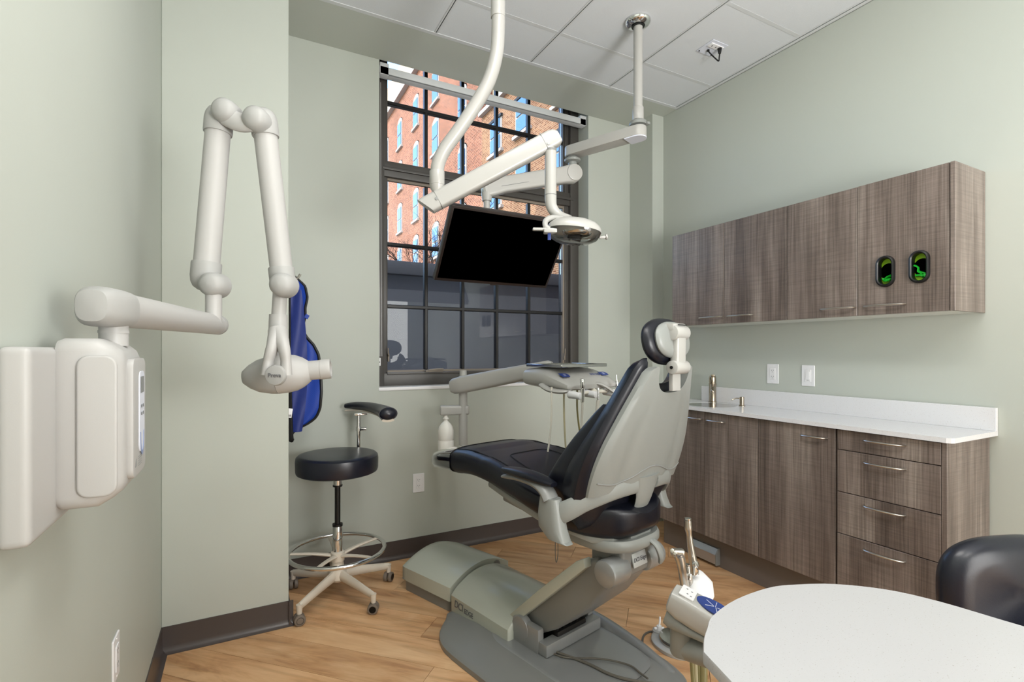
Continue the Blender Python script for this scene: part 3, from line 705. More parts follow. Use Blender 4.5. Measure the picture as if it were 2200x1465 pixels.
# ---------------------------------------------------------------- upper cabinets
XU, ZU0, ZU1 = 2.535, 0, 0
ZU0, ZU1 = zat(2047, 667, XU), zat(2045, 346.5, XU)
us = [yat(1444, XU), yat(1555, XU), yat(1690, XU), yat(1842, XU), yat(2040, XU), yat(2052, XU)]
lab = ['brown laminate upper cabinet, far left one of four doors by the window wall', 'brown laminate upper cabinet, second door from the window wall', 'brown laminate upper cabinet, third door from the window wall', 'brown laminate upper cabinet with two oval glove holes at the right end']
for k in range(4):
    y1, y0 = us[k], us[k+1]
    t = thing('wall_cabinet', lab[k], 'cabinet', ((XU+XR)/2, (y0+y1)/2, ZU0), 0, 'wall cabinets above the counter')
    g = G(); e0 = us[5] if k == 3 else y0
    # carcass as panels, so the glove holes open into a real space
    xi = XU+TH+.002
    g.b2((xi, e0 if k < 3 else y0, ZU0+.004), (XR-.002, y1, ZU0+.018)); g.b2((xi, y0, ZU1-.018), (XR-.002, y1, ZU1)); g.b2((XR-.012, y0, ZU0+.018), (XR-.002, y1, ZU1-.018))
    g.b2((xi, y1-.014, ZU0+.018), (XR-.012, y1, ZU1-.018)); g.b2((xi, y0, ZU0+.018), (XR-.012, y0+.014, ZU1-.018))
    obj('carcass', g, M['laminate'], t, world=True, smooth=False)
    g = G(); g.b2((xi, y0+.002, ZU0), (XR-.002, y1-.002, ZU0+.0039)); obj('bottom_panel', g, M['underside'], t, world=True, smooth=False)
    if k < 3: d_ = front(t, 'door', y0, y1, ZU0, ZU1, XU)
    else:
        g = G(); g.b2((XU, us[5]-.0, ZU0), (XR-.002, y0-.002, ZU1), bev=.001, seg=1); obj('end_panel', g, M['laminate'], t, world=True, smooth=False)
        hs = [((yat(1903, XU)), zat(1903, 583, XU)), ((yat(1976, XU)), zat(1976, 573, XU))]
        HW, HH = .030, .062
        # door plate with two oval holes
        b = bmesh.new(); ed = []
        outer = [(y0+.0012, ZU0+.0012), (y1-.0012, ZU0+.0012), (y1-.0012, ZU1-.0012), (y0+.0012, ZU1-.0012)]
        loops = [outer]+[rrect(HW*2, HH*2, HW-.001, 8, yy, zz) for yy, zz in hs]
        for L in loops:
            vv = [b.verts.new((XU, a_, b_)) for a_, b_ in L]; ed += [b.edges.new((vv[i], vv[(i+1) % len(vv)])) for i in range(len(vv))]
        bmesh.ops.triangle_fill(b, use_beauty=True, use_dissolve=False, edges=ed)
        r_ = bmesh.ops.extrude_face_region(b, geom=b.faces[:]); bmesh.ops.translate(b, vec=(TH, 0, 0), verts=[v for v in r_['geom'] if isinstance(v, bmesh.types.BMVert)])
        bmesh.ops.recalc_face_normals(b, faces=b.faces)
        d_ = obj('door', b, M['laminate'], t, world=True, smooth=False)
        for q, (yy, zz) in enumerate(hs):
            F = frame((XU, yy, zz), (0, 1, 0), (0, 0, 1))
            F = Matrix.Translation((XU, yy, zz)) @ Matrix(((0, 0, -1, 0), (1, 0, 0, 0), (0, 1, 0, 0), (0, 0, 0, 1)))   # local z -> -X
            rim = G(); N_ = 8
            def loop(wd, hh, z): return [F @ V((x, y, z)) for x, y in rrect(wd*2, hh*2, min(wd, hh)-.0005, N_)]
            rim.rings([loop(HW-.004, HH-.004, -.02), loop(HW-.004, HH-.004, .010), loop(HW, HH, .014), loop(HW+.006, HH+.006, .012), loop(HW+.008, HH+.008, .0005), loop(HW-.0005, HH-.0005, .0), loop(HW-.0005, HH-.0005, -.02), loop(HW-.004, HH-.004, -.02)], cap=False)
            rg = obj('oval_grommet', rim, M['black'], d_, world=True)
            bx = thing('glove_box', 'lime green glove box behind the %s oval hole' % ('left' if q == 0 else 'right'), 'box', (XU+.045, yy, zz-.06), 0, 'glove boxes in the end cabinet')
            gg = G()
            b = bmesh.new(); ed = []
            for L in (rrect(HW*2+.03, HH*2+.04, .003, 1), sell(28, HW+.003, HH-.024, 2.0)):
                vv = [b.verts.new(F @ V((x_, y_, -.022))) for x_, y_ in L]; ed += [b.edges.new((vv[i], vv[(i+1) % len(vv)])) for i in range(len(vv))]
            bmesh.ops.triangle_fill(b, use_beauty=True, use_dissolve=False, edges=ed)
            r_ = bmesh.ops.extrude_face_region(b, geom=b.faces[:]); bmesh.ops.translate(b, vec=(.002, 0, 0), verts=[v for v in r_['geom'] if isinstance(v, bmesh.types.BMVert)])
            bmesh.ops.recalc_face_normals(b, faces=b.faces); obj('box_front', b, M['green'], bx, world=True, smooth=False)
            gg = G(); hw_, hh_ = HW+.015, HH+.02
            gg.b2((XU+.0245, yy-hw_, zz-hh_), (XU+.16, yy-hw_+.002, zz+hh_)); gg.b2((XU+.0245, yy+hw_-.002, zz-hh_), (XU+.16, yy+hw_, zz+hh_)); gg.b2((XU+.0245, yy-hw_, zz-hh_), (XU+.16, yy+hw_, zz-hh_+.002)); gg.b2((XU+.0245, yy-hw_, zz+hh_-.002), (XU+.16, yy+hw_, zz+hh_))
            obj('box_sides', gg, M['bezel'], bx, world=True, smooth=False)
            gv = G(); rr = random.Random(q+5)
            def glove(c, d, r):
                pts = [V(c)+V(d)*k/4+V((rr.uniform(-.003, .003), rr.uniform(-.005, .005), rr.uniform(-.004, .004))) for k in range(5)]
                gv.tube(pts, [r*rr.uniform(.7, 1.2) for _ in range(5)], n=7, sub=3, flat=(1, .5))
            if q == 0:
                glove((XU+.014, yy-.020, zz-.022), (0, .034, -.010), .012); glove((XU+.018, yy+.018, zz-.032), (0, -.034, -.006), .011)
            else:
                glove((XU+.014, yy+.022, zz+.010), (.004, -.026, -.050), .008); glove((XU+.018, yy+.018, zz-.036), (0, -.044, -.002), .011); glove((XU+.014, yy-.006, zz-.026), (0, -.018, -.014), .010)
            tag(obj('disposable_glove', gv, M['plant']), 'crumpled bright green glove showing in the %s oval hole' % ('left' if q == 0 else 'right'), 'glove', 'gloves in the oval holes')
    hy = [(us[1]+.10), (us[1]-.085), (us[3]+.088), (us[3]-.11)][k]
    hL = [.125, .125, .125, .125][k]
    hzz = [zat(1526, 682, XU), zat(1590, 678, XU), zat(1800, 663, XU), zat(1901, 656, XU)][k]
    hy = [(yat(1504, XU)+yat(1552, XU))/2, (yat(1564, XU)+yat(1618, XU))/2, (yat(1764, XU)+yat(1838, XU))/2, (yat(1857, XU)+yat(1946, XU))/2][k]
    hL = [abs(yat(1504, XU)-yat(1552, XU)), abs(yat(1564, XU)-yat(1618, XU)), abs(yat(1764, XU)-yat(1838, XU)), abs(yat(1857, XU)-yat(1946, XU))][k]
    arc_handle(d_, (XU, hy, hzz), hL, (0, 1, 0), (-1, 0, 0), .028)

# ---------------------------------------------------------------- wall mounted x-ray
def xray():
    t = thing('xray_machine', 'white wall mounted dental x-ray unit with jointed arm on the left wall', 'x-ray machine', (XL, 1.1, 1.0))
    g = G(); g.box((XL+.019, 1.115, 1.143), (.037, .31, .288), bev=.012, seg=4); pl = obj('mounting_plate', g, M['xray'], t, world=True)
    # control box: loft from the wall outwards
    g = G(); R = []
    Yc, Zc = 1.165, 1.160
    for x, hw, hh in ((XL+.036, .094, .138), (XL+.045, .098, .142), (XL+.09, .098, .142), (XL+.108, .090, .132), (XL+.120, .082, .122), (XL+.125, .074, .112)):
        R.append([(x, Yc+a*1.0, Zc+b) for a, b in rrect(hw*2, hh*2, .022, 5)])
    g.rings(R); bx = obj('control_box', g, M['xray'], t, world=True)
    g = G(); FS = frame((XL+.092, Yc-.0985, Zc-.004), (1, 0, 0), (0, 0, 1)); g.prism(rrect(.054, .235, .018, 5), -.002, .006, FS, bev=.004, seg=3); obj('side_panel', g, M['xray'], bx, world=True)
    # raised front door with keypad, facing into the room
    xf = XL+.125
    F = Matrix.Translation((xf, Yc, Zc)) @ Matrix(((0, 0, 1, 0), (1, 0, 0, 0), (0, 1, 0, 0), (0, 0, 0, 1)))
    g = G(); g.prism(rrect(.125, .215, .018, 5), -.002, .010, F, bev=.004); dr = obj('front_door', g, M['xray'], t, world=True)
    g = G(); g.prism(rrect(.052, .150, .014, 5, .012, .008), .0095, .0115, F, bev=.0006, seg=1); obj('keypad', g, M['keypad'], dr, world=True)
    g = G(); g.prism(rrect(.034, .030, .002, 2, .012, .058), .0115, .0122, F); obj('display', g, M['lcd'], dr, world=True)
    g = G()
    g.prism([(.012+.019*math.cos(a), -.03+.045*math.sin(a)) for a in [PI+PI*k/10 for k in range(11)]]+[(.012+.014*math.cos(a), -.03+.037*math.sin(a)) for a in [2*PI-PI*k/10 for k in range(11)]], .0115, .0121, F)
    obj('arc_print', g, mat('pale_blue', srgb(130, 145, 185), .4, noise=.01), dr, world=True)
    g = G()
    for k in range(4): g.prism(rrect(.007, .006, .001, 1, .004+.0085*(k % 2)*2-.0, .018-.014*(k//2)), .0121, .0126, F)
    tri = [(-.048, -.088), (-.032, -.088), (-.040, -.073)]; g.prism(tri, .0098, .0103, F)
    for k in range(5): g.prism(rrect(.034, .0012, .0003, 1, .0, -.074-.004*k), .0098, .0103, F)
    tag(obj('print_marks', g, M['lcd'], dr, world=True), kind='stuff')
    # collar on the box, then the horizontal arm
    A0 = W(222, 660, .90); A1 = W(468, 698, 1.50)
    pc_ = A0+(A1-A0).normalized()*.035
    g = G(); g.cyl((pc_.x, pc_.y, Zc+.13), (pc_.x, pc_.y, A0.z-.01), .0225, n=28); g.cyl((pc_.x, pc_.y, A0.z-.045), (pc_.x, pc_.y, A0.z-.04), .0235, n=28); obj('collar', g, M['xray'], t, world=True)
    d = (A1-A0).normalized()
    g = G(); g.cyl(A0+d*.055, A1-d*.01, .033, .0285, n=36); arm = obj('horizontal_arm', g, M['xray'], t, world=True)
    g = G()
    side = V((0, 0, 1)).cross(d).normalized()
    R = []
    for s_, a_, b_ in ((-.042, .010, .012), (-.038, .024, .027), (-.02, .034, .035), (.03, .036, .0355), (.055, .034, .034), (.056, .0325, .0325)):
        R.append([A0+d*s_+side*x_+V((0, 0, z_)) for x_, z_ in sell(28, a_, b_, 2.8)])
    g.rings(R); obj('rounded_cap', g, M['xcap'], arm, world=True)
    g = G(); g.cyl(A1-d*.012, A1+d*.004, .0292, n=32, bev=.004); g.cyl(A1-d*.02, A1-d*.016, .0294, n=32); obj('end_cap', g, M['xcap'], arm, world=True)
    # folding arm
    Zp = W(459, 690, 1.47)
    K1, K2 = W(442, 590, 1.47), W(470, 262, 1.49)
    B1 = W(459, 612, 1.44); B2 = W(485, 240, 1.46)
    g = G(); g.cyl((B1.x, B1.y, A1.z), (B1.x, B1.y, B1.z), .021, n=24); obj('pivot_post', g, M['xray'], t, world=True)
    def limb(a, b, ra, rb, na, nb):
        d_ = (b-a).normalized()
        g = G(); g.cyl(a, b, ra, rb, n=32); o = obj('folding_arm', g, M['xray'], t, world=True)
        for p, sgn, e, kn in ((a, 1, 0, na), (b, -1, 0, nb)):
            if kn is None: continue
            gg = G(); r = (ra if sgn == 1 else rb)+.004
            prof = [(r, .035), (r+.001, .03), (r+.001, -.005), (r*.96, -.022), (r*.78, -.036), (r*.45, -.045), (0.001, -.048)]
            gg.lathe(prof, p, d_*sgn, n=32)
            vw = V((SY, CY, 0)); gg.lathe([(0.001, -.034), (.02, -.031), (.032, -.02), (.0355, 0), (.0355, .03)], kn, V((SY, CY, 0)), n=28)
            obj('knuckle', gg, M['xcap'], o, world=True)
        return o
    limb(K1, K2, .0345, .0335, B1, B2)
    K3, K4 = W(568, 268, 1.50), W(607, 600, 1.52)
    B3 = W(551, 257, 1.46); B4 = W(608, 612, 1.49)
    limb(K3, K4, .0325, .0315, B3, B4)
    g = G(); g.tube([B2+V((0, 0, -.012)), (B2+B3)/2+V((0, 0, -.02)), B3+V((0, 0, -.004))], .024, n=16, flat=(.7, 1.15)); obj('bridge', g, M['xray'], t, world=True)
    # yoke and tube head
    P0 = W(603, 612, 1.53); P1 = W(597, 725, 1.53)
    g = G(); g.cyl(P0, W(598, 690, 1.53), .0205, n=24); g.cyl(W(598, 676, 1.53), P1, .0255, .027, n=28); obj('swivel_stem', g, M['xray'], t, world=True)
    Hc = W(597, 806, 1.53); rt = V((CY, -SY, 0)); fw = V((SY, CY, 0))
    g = G()
    def pt(px, py, t=1.46): return W(px, py, t)
    g.tube([W(596, 718, 1.50), W(586, 745, 1.46), W(577, 775, 1.455), W(574, 805, 1.455)], [.027, .017, .014, .017], n=12, flat=(1, 1.2))
    g.tube([W(598, 718, 1.50), W(609, 745, 1.46), W(614, 775, 1.455), W(614, 805, 1.455)], [.027, .017, .014, .017], n=12, flat=(1, 1.2))
    g.tube([W(597, 714, 1.52), W(597, 740, 1.57), W(597, 790, 1.62), W(597, 806, 1.61)], [.024, .016, .014, .014], n=12)
    g.box(W(595, 797, 1.465), (.052, .022, .03), bev=.008, seg=3, rz=-YAW)
    obj('yoke', g, M['xray'], t, world=True)
    g = G(); c_ = W(595, 806, 1.443); g.cyl(c_, c_-fw*.014, .030, .028, n=32, bev=.003); ds = obj('yoke_disc', g, M['xcap'], t, world=True)
    text('Preva', .017, frame(c_-fw*.0155, rt, (0, 0, 1)), M['print'], ds)
    ax = (W(690, 797, 1.60)-W(521, 812, 1.55)).normalized()
    base = W(521, 808, 1.56)
    g = G(); 
    g.lathe([(.010, 0), (.020, .002), (.036, .02), (.050, .045), (.059, .08), (.061, .10)], base+V((0, 0, -.004)), ax, n=36, sc=(1, 1)); obj('head_rear_shell', g, M['xcap'], t, world=True)
    g = G(); b2_ = base+ax*.101+V((0, 0, -.004)); g.lathe([(.061, 0), (.060, .03), (.056, .055), (.047, .075), (.036, .09), (.031, .096)], b2_, ax, n=36); obj('head_front_shell', g, M['xray'], t, world=True)
    c0 = b2_+ax*.092; g = G(); g.lathe([(.0305, 0), (.0305, .035), (.0315, .036), (.0315, .062), (.0305, .066), (.024, .066), (.022, .02)], c0+V((0, 0, .003)), ax, n=32); obj('aiming_cone', g, M['xray'], t, world=True)
xray()

# ---------------------------------------------------------------- lead apron
def apron_obj():
    t = thing('lead_apron', 'blue lead apron with black binding hanging behind the column edge', 'apron', (XC+.06, 2.78, .8))
    outl = [(628, 590), (640, 600), (655, 615), (660, 640), (655, 662), (656, 680), (650, 700), (656, 722), (672, 738), (684, 760), (688, 800), (689, 840), (686, 880), (672, 905), (640, 918), (625, 935)]
    YA = 2.80
    P = [WY(x, y, YA) for x, y in outl]
    z0, z1 = P[-1].z, P[0].z; n = 26; m_ = 8
    def edge(z):
        for i in range(len(P)-1):
            if P[i].z >= z >= P[i+1].z:
                k = (P[i].z-z)/max(P[i].z-P[i+1].z, 1e-5); return P[i].x+(P[i+1].x-P[i].x)*k
        return P[-1].x
    xl = XC+.012
    def fn(a, b, sd):
        z = z1+(z0-z1)*b; xe = max(edge(z), xl+.012); x = xl+(xe-xl)*a
        y = YA+.012*math.sin(a*7+b*5)+.010*math.sin(b*11+a*3) + .03*(a-.5)**2
        return (x, y+(.010 if sd else -.010)*math.sin(PI*min(max(a, .05), .95))**.4, z)
    g = G(); g.grid(fn, 10, 30); obj('panel', g, M['apron'], t, world=True)
    # inner darker fold
    def fn2(a, b, sd):
        z = z1-.08+(z0-z1+.10)*b; x = xl+.004+(.055+.03*math.sin(b*3))*a
        return (x, YA-.028+.010*math.sin(a*5+b*8)+(.006 if sd else -.006), z)
    g = G(); g.grid(fn2, 6, 24); obj('front_fold', g, mat('blue_nylon_dark', srgb(30, 48, 120), .55, noise=.06, nscale=60), t, world=True)
    g = G(); g.tube([V((edge(z1+(z0-z1)*k/30)+.001, fn(1, k/30, 0)[1], z1+(z0-z1)*k/30)) for k in range(31)], .0075, n=8, sub=2); g.tube([(xl+.004, YA-.03, z1-.02), (xl+.006, YA-.035, (z0+z1)/2), (xl+.010, YA-.035, z0+.03), (xl+.014, YA-.03, z0-.02)], [.006, .006, .012, .014], n=8)
    obj('binding', g, M['black'], t, world=True)
    g = G(); q = WY(659, 680, YA-.02); g.box(q, (.02, .006, .022), bev=.002, rot=Matrix.Rotation(.5, 4, 'Y')); obj('side_strap', g, M['apron'], t, world=True)
    g = G(); q = WY(616, 888, YA-.05); g.box(V((XC+.016, YA-.046, q.z)), (.024, .002, .046), bev=.001, rot=Matrix.Rotation(.15, 4, 'Y')); lb = obj('care_label', g, M['white'], t, world=True)
    g = G()
    for k in range(5): g.box(V((XC+.010+.003*k, YA-.0475, q.z-.012)), (.0014, .001, .010))
    obj('barcode', g, M['black'], lb, world=True)
    g = G(); zz = z1-.01; g.box((XC+.004, YA, zz), (.006, .05, .05), bev=.002); g.tube([(XC+.004, YA, zz), (XC+.05, YA, zz-.01), (XC+.07, YA, zz+.015)], .006, n=8); tag(obj('wall_hook', g, M['brushed']), 'metal wall hook holding the blue lead apron', 'hook')
apron_obj()

# ---------------------------------------------------------------- operator stool by the window wall
def caster(root, c, ang, m):
    h = .026
    g = G(); ca, sa = math.cos(ang), math.sin(ang)
    for s_ in (-1, 1):
        q = V(c)+V((-sa, ca, 0))*s_*.013; g.cyl(q-V((-sa, ca, 0))*.010, q+V((-sa, ca, 0))*.010, h, n=20, bev=.005)
    cs = obj('caster', g, m, root); g = G(); g.cyl(V(c)+V((0, 0, .01)), V(c)+V((0, 0, .045)), .005, n=10); obj('caster_stem', g, M['brushed'], cs)
    g = G()
    q0 = V(c)
    for s_ in (-1, 1):
        q = q0+V((-sa, ca, 0))*s_*.0232; g.lathe([(.0165, -.0006), (.0165, .0006), (.0145, .0006), (.0145, -.0006)], q, V((-sa, ca, 0)), n=20)
    obj('caster_ring', g, M['black'], cs)
def stool():
    cx, cy = .437, 2.765
    t = thing('operator_stool', 'round black stool with chrome foot ring and curved armrest under the window', 'stool', (cx, cy, 0))
    z1 = .748
    g = G(); g.lathe([(.10, z1-.098), (.19, z1-.098), (.201, z1-.092), (.205, z1-.08), (.206, z1-.03), (.203, z1-.012), (.193, z1-.003), (.175, z1), (.08, z1+.002), (0.001, z1+.002)], n=56); obj('seat', g, M['leatherstool'], t)
    g = G(); g.cyl((0, 0, z1-.112), (0, 0, z1-.098), .10, n=24); g.box((0, 0, z1-.118), (.16, .12, .014), bev=.003); obj('seat_plate', g, M['black'], t)
    g = G(); g.cyl((0, 0, z1-.165), (0, 0, z1-.11), .022, n=24); g.cyl((0, 0, .20), (0, 0, .375), .025, n=28, bev=.002); col = obj('column_sleeve', g, M['chrome'], t)
    g = G(); g.cyl((0, 0, .37), (0, 0, z1-.16), .0145, n=20); g.cyl((0, 0, .37), (0, 0, .382), .026, n=24); g.cyl((0, 0, z1-.172), (0, 0, z1-.163), .024, n=24); obj('gas_lift', g, M['black'], t)
    # foot ring
    rz = .245; g = G(); RR = .238
    g.tube([(RR*math.cos(2*PI*k/24), RR*math.sin(2*PI*k/24), rz) for k in range(25)], .0105, n=10, sub=2); obj('foot_ring', g, M['chrome'], t)
    for k in range(5):
        a = 2*PI*k/5+.35; dv = V((math.cos(a), math.sin(a), 0))
        g = G(); g.tube([dv*.02+V((0, 0, rz-.028)), dv*.12+V((0, 0, rz-.012)), dv*(RR-.008)+V((0, 0, rz-.004))], [.016, .012, .010], n=8, sub=3, flat=(1, .6)); obj('ring_spoke', g, M['stoolwhite'], t)
    g = G(); g.lathe([(.034, rz-.055), (.036, rz-.03), (.034, rz-.01), (.027, rz-.005)], n=24); g.lathe([(.03, .085), (.045, .10), (.045, .135), (.033, .16), (.028, .20)], n=24); obj('hub', g, M['stoolwhite'], t)
    for (px, py) in ((.245, 2.576), (.558, 2.523), (.704, 2.815), (.45, 3.03), (.27, 2.94)):
        d = V((px-cx, py-cy, 0)); dn = d.normalized(); d = dn*.285
        g = G(); g.tube([dn*.03+V((0, 0, .120)), dn*.15+V((0, 0, .105)), d+V((0, 0, .085))], [.026, .021, .016], n=10, sub=4, flat=(.75, 1.1)); g.cyl(d+V((0, 0, .052)), d+V((0, 0, .095)), .012, .015, n=12); obj('leg', g, M['stoolwhite'], t)
        caster(t, d+V((0, 0, .0262)), math.atan2(dn.y, dn.x)+.7*(1 if px > .4 else -1), M['caster'])
    # armrest: bar under the seat, post, curved pad
    pb = V((.58-cx, 2.95-cy, 0))
    g = G(); g.tube([(0.03, 0, z1-.125), (.07, .04, z1-.127), (.14, .11, z1-.135), (pb.x, pb.y, z1-.13), (pb.x, pb.y, z1-.05), (pb.x, pb.y, .84)], .011, n=12); obj('armrest_bracket', g, M['chrome'], t)
    g = G(); g.cyl((pb.x, pb.y, .80), (pb.x, pb.y, .93), .0125, n=16); g.cyl((pb.x, pb.y, .83), (pb.x, pb.y, .852), .017, n=16); g.cyl((pb.x+.01, pb.y-.012, .842), (pb.x+.04, pb.y-.02, .842), .010, n=12, bev=.003); g.box((pb.x+.01, pb.y, .925), (.07, .035, .012), bev=.003); obj('armrest_post', g, M['chrome'], t)
    g = G(); P = [(742, 872, 2.93), (765, 871, 2.92), (795, 874, 2.86), (822, 882, 2.76), (834, 889, 2.66)]
    pts = [W(*q)-V((cx, cy, 0)) for q in P]
    g.tube(pts, [.018, .030, .035, .042, .050], n=18, sub=5, flat=(1, .72), up=(0, 0, 1), cap=True); obj('armrest_pad', g, M['leatherstool'], t)
    g = G(); e = pts[-1]; d = (pts[-1]-pts[-2]).normalized(); g.lathe([(.046, 0), (.038, .014), (.020, .022), (.001, .025)], e, d, n=18, sc=(1, .72)); obj('pad_end', g, M['leatherstool'], t)
    g = G(); g.tube([p-V((0, 0, .026)) for p in pts[:4]]+[pts[-1]-V((0, 0, .034))], [.012, .022, .026, .03, .034], n=12, flat=(1, .3), up=(0, 0, 1)); obj('pad_base', g, M['stoolwhite'], t)
stool()

# ---------------------------------------------------------------- dental chair
CX, CYY, CRZ = 1.27, 1.58, math.atan2(.232, .973)
def chair():
    t = thing('dental_chair', 'reclining dental chair with black upholstery and grey shell in the room centre', 'dental chair', (CX, CYY, 0), CRZ)
    # local frame: x = across (to the window's right), y = -v (v towards the head end), z up
    P = lambda w_, v, z: V((w_, -v, z))
    # --- base plate
    out = [(-.40, -.50), (-.385, -.60), (-.34, -.68), (-.26, -.75), (-.18, -.80), (.18, -.80), (.26, -.72), (.30, -.50), (.285, -.3), (.25, .0), (.215, .17), (.16, .245), (.05, .27), (-.15, .27), (-.30, .25), (-.38, .18), (-.40, .0), (-.40, -.25)]
    poly = [(w_, -v) for w_, v in out]
    pp = [V((a, b, 0)) for a, b in poly]; sm = []
    for i in range(len(pp)):
        for k in range(3): sm.append(catmull([pp[i-1], pp[i], pp[(i+1) % len(pp)], pp[(i+2) % len(pp)]], k/3, 1))
    cxm, cym = -.03, .27
    g = G(); R = []
    for s_, z in ((1.0, 0.001), (1.0, .022), (.985, .028), (.93, .032), (.80, .042), (.70, .052), (.66, .054)):
        R.append([(cxm+(p.x-cxm)*s_, cym+(p.y-cym)*s_, z) for p in sm])
    g.rings(R); bp = obj('base_plate', g, M['shelld'], t)
    g = G(); R = []
    for s_, z in ((.64, .054), (.62, .058), (.60, .058)): R.append([(cxm+(p.x-cxm)*s_+.03, cym+(p.y-cym)*s_-.05, z) for p in sm])
    g.rings(R); obj('base_tray', g, M['shellm'], bp)
    # ridge to the tail
    g = G()
    for s_ in (1,):
        g.tube([P(.20, -.42, .07), P(.215, -.2, .058), P(.20, .02, .042), P(.17, .18, .028)], [.035, .032, .025, .012], n=10, flat=(1, .9)); 
    obj('side_rail', g, M['shellm'], bp)
    # --- pump cover with arched top
    g = G(); R = []
    def arch(v, sc=1.0, z0=.030, half=.205):
        pts = []
        for k in range(17):
            a = -1+2*k/16; z = (.105+.088*math.cos(a*PI/2)**.8)
            pts.append(P(a*half*sc, v, z0+(z-z0)*sc))
        return pts+[P(half*sc, v, z0), P(-half*sc, v, z0)]
    for v, sc in ((-.795, .97), (-.785, 1), (-.60, 1), (-.40, 1), (-.375, .985), (-.37, .95)): R.append(arch(v, sc))
    g.rings(R); cv = obj('pump_cover', g, M['cover'], t)
    Wm = wm(t)
    F = Wm @ frame(P(-.2065, -.725, .075), (0, -1, 0), (0, 0, 1))
    text('DCI', .048, F, M['print'], cv, sx=.85, shear=.15)
    text('EDGE', .034, Wm @ frame(P(-.2065, -.645, .069), (0, -1, 0), (0, 0, 1)), M['print'], cv, sx=.8)
    # hinge block on the base
    g = G(); 
    for s_ in (-1, 1): g.box(P(s_*.155, -.30, .10), (.035, .16, .11), bev=.012); g.cyl(P(s_*.14, -.33, .12), P(s_*.175, -.33, .12), .05, n=20, bev=.005)
    g.box(P(0, -.20, .085), (.34, .05, .05), bev=.008); obj('hinge_block', g, M['shellm'], t)
    g = G(); g.cyl(P(-.12, -.32, .12), P(.12, -.32, .12), .035, n=16); g.box(P(0, -.24, .10), (.18, .10, .06), bev=.01); g.cyl(P(.02, -.30, .13), P(.03, -.05, .33), .022, n=14)
    for k in range(5): g.cyl(P(-.08+.04*k, -.21, .12), P(-.08+.04*k, -.20, .15), .008, n=8)
    obj('lift_cylinder', g, M['black'], t)
    # --- lift arm
    a0, a1 = V((-.40, .07)), V((.035, .455)); dd = (a1-a0).normalized(); nn = V((-dd.y, dd.x))
    def armp(s_, h): q = a0+dd*s_+nn*h; return q
    Ltot = (a1-a0).length
    g = G()
    prof = [armp(-.03, -.00), armp(-.02, .035), armp(.03, .055), armp(Ltot*.5, .062), armp(Ltot-.02, .060), armp(Ltot+.04, .042), armp(Ltot+.055, .0), armp(Ltot+.03, -.06), armp(Ltot*.8, -.085), armp(Ltot*.4, -.085), armp(.12, -.065), armp(.0, -.03)]
    g.raw([P(-.125, q.x, q.y) for q in prof]+[P(.125, q.x, q.y) for q in prof], [tuple(range(12)), tuple(range(23, 11, -1))]+[(i, (i+1) % 12, 12+(i+1) % 12, 12+i) for i in range(12)], bev=.016, seg=3)
    la = obj('lift_arm', g, M['shelld'], t)
    prof = [armp(-.05, .01), armp(-.04, .045), armp(.0, .060), armp(Ltot*.5, .070), armp(Ltot-.03, .070), armp(Ltot+.015, .060), armp(Ltot+.0, .03), armp(.02, .020)]
    for s_ in (-1, 1):
        g = G(); g.raw([P(s_*.118, q.x, q.y) for q in prof]+[P(s_*.160, q.x, q.y) for q in prof], [tuple(range(8)), tuple(range(15, 7, -1))]+[(i, (i+1) % 8, 8+(i+1) % 8, 8+i) for i in range(8)], bev=.006)
        if s_ == -1: obj('arm_cover', g, M['cover'], la)
        else: obj('arm_cover', g, M['shelld'], la)
    for s_ in (-1, 1):
        g = G(); g.cyl(P(s_*.06, a1.x+.07, a1.y+.030), P(s_*.165, a1.x+.07, a1.y+.030), .050, n=30, bev=.012); obj('arm_pivot', g, M['shellm'], la)
    # --- swivel under the seat
    zc = .535
    g = G()
    g.box(P(.0, .06, .505), (.19, .15, .11), bev=.02, seg=3); obj('swivel_housing', g, M['shelld'], t)
    hs = t.children[-1] if t.children else None
    g = G(); g.box(P(0, .140, .510), (.085, .006, .05), bev=.002, rot=Matrix.Rotation(-.25, 4, 'X')); bd = obj('badge', g, M['badge'], t)
    text('DCI Edge', .020, Wm @ frame(P(0, .1442, .511), (1, 0, 0), (0, .25, 1)), M['print'], bd, shear=.2)
    g = G(); R = []
    for s_, z in ((.80, .556), (.97, .560), (1, .568), (1, .588), (.96, .60)): R.append([(x*s_, -.01+y*s_, z) for x, y in sell(40, .17, .165, 2.8)])
    g.rings(R); obj('seat_carrier', g, M['shell'], t)
    g = G(); g.tube([P(.03, .13, .59), P(.035, .185, .572), P(.05, .20, .53), P(.055, .195, .50)], [.012, .014, .017, .012], n=12, flat=(1.3, .7)); obj('swivel_lever', g, M['shell'], t)
    # --- seat frame under the cushion
    g = G(); R = []
    for v, hw, z0, z1 in ((-.64, .08, .685, .712), (-.52, .19, .668, .71), (-.30, .238, .645, .695), (-.12, .235, .605, .66), (-.04, .20, .590, .64), (.06, .18, .578, .62), (.12, .13, .58, .62)):
        R.append([P(a, v, (z0+z1)/2+b) for a, b in sell(24, hw, (z1-z0)/2, 4)])
    g.rings(R); obj('seat_frame', g, M['shell'], t)
    g = G(); g.box(P(-.14, -.35, .645), (.08, .17, .045), bev=.012, rot=Matrix.Rotation(.12, 4, 'X')); g.box(P(-.14, -.14, .62), (.06, .1, .03), bev=.01); obj('frame_fairing', g, M['shelld'], t)
    # --- seat cushion
    tab = [(-1.03, .13, .690, .722), (-.99, .185, .676, .757), (-.90, .215, .678, .792), (-.74, .232, .688, .822), (-.60, .242, .700, .832), (-.45, .25, .690, .822), (-.30, .262, .668, .795), (-.15, .270, .640, .760), (-.04, .250, .605, .748), (.05, .205, .588, .742), (.11, .165, .592, .735), (.155, .12, .61, .720), (.18, .06, .64, .70)]
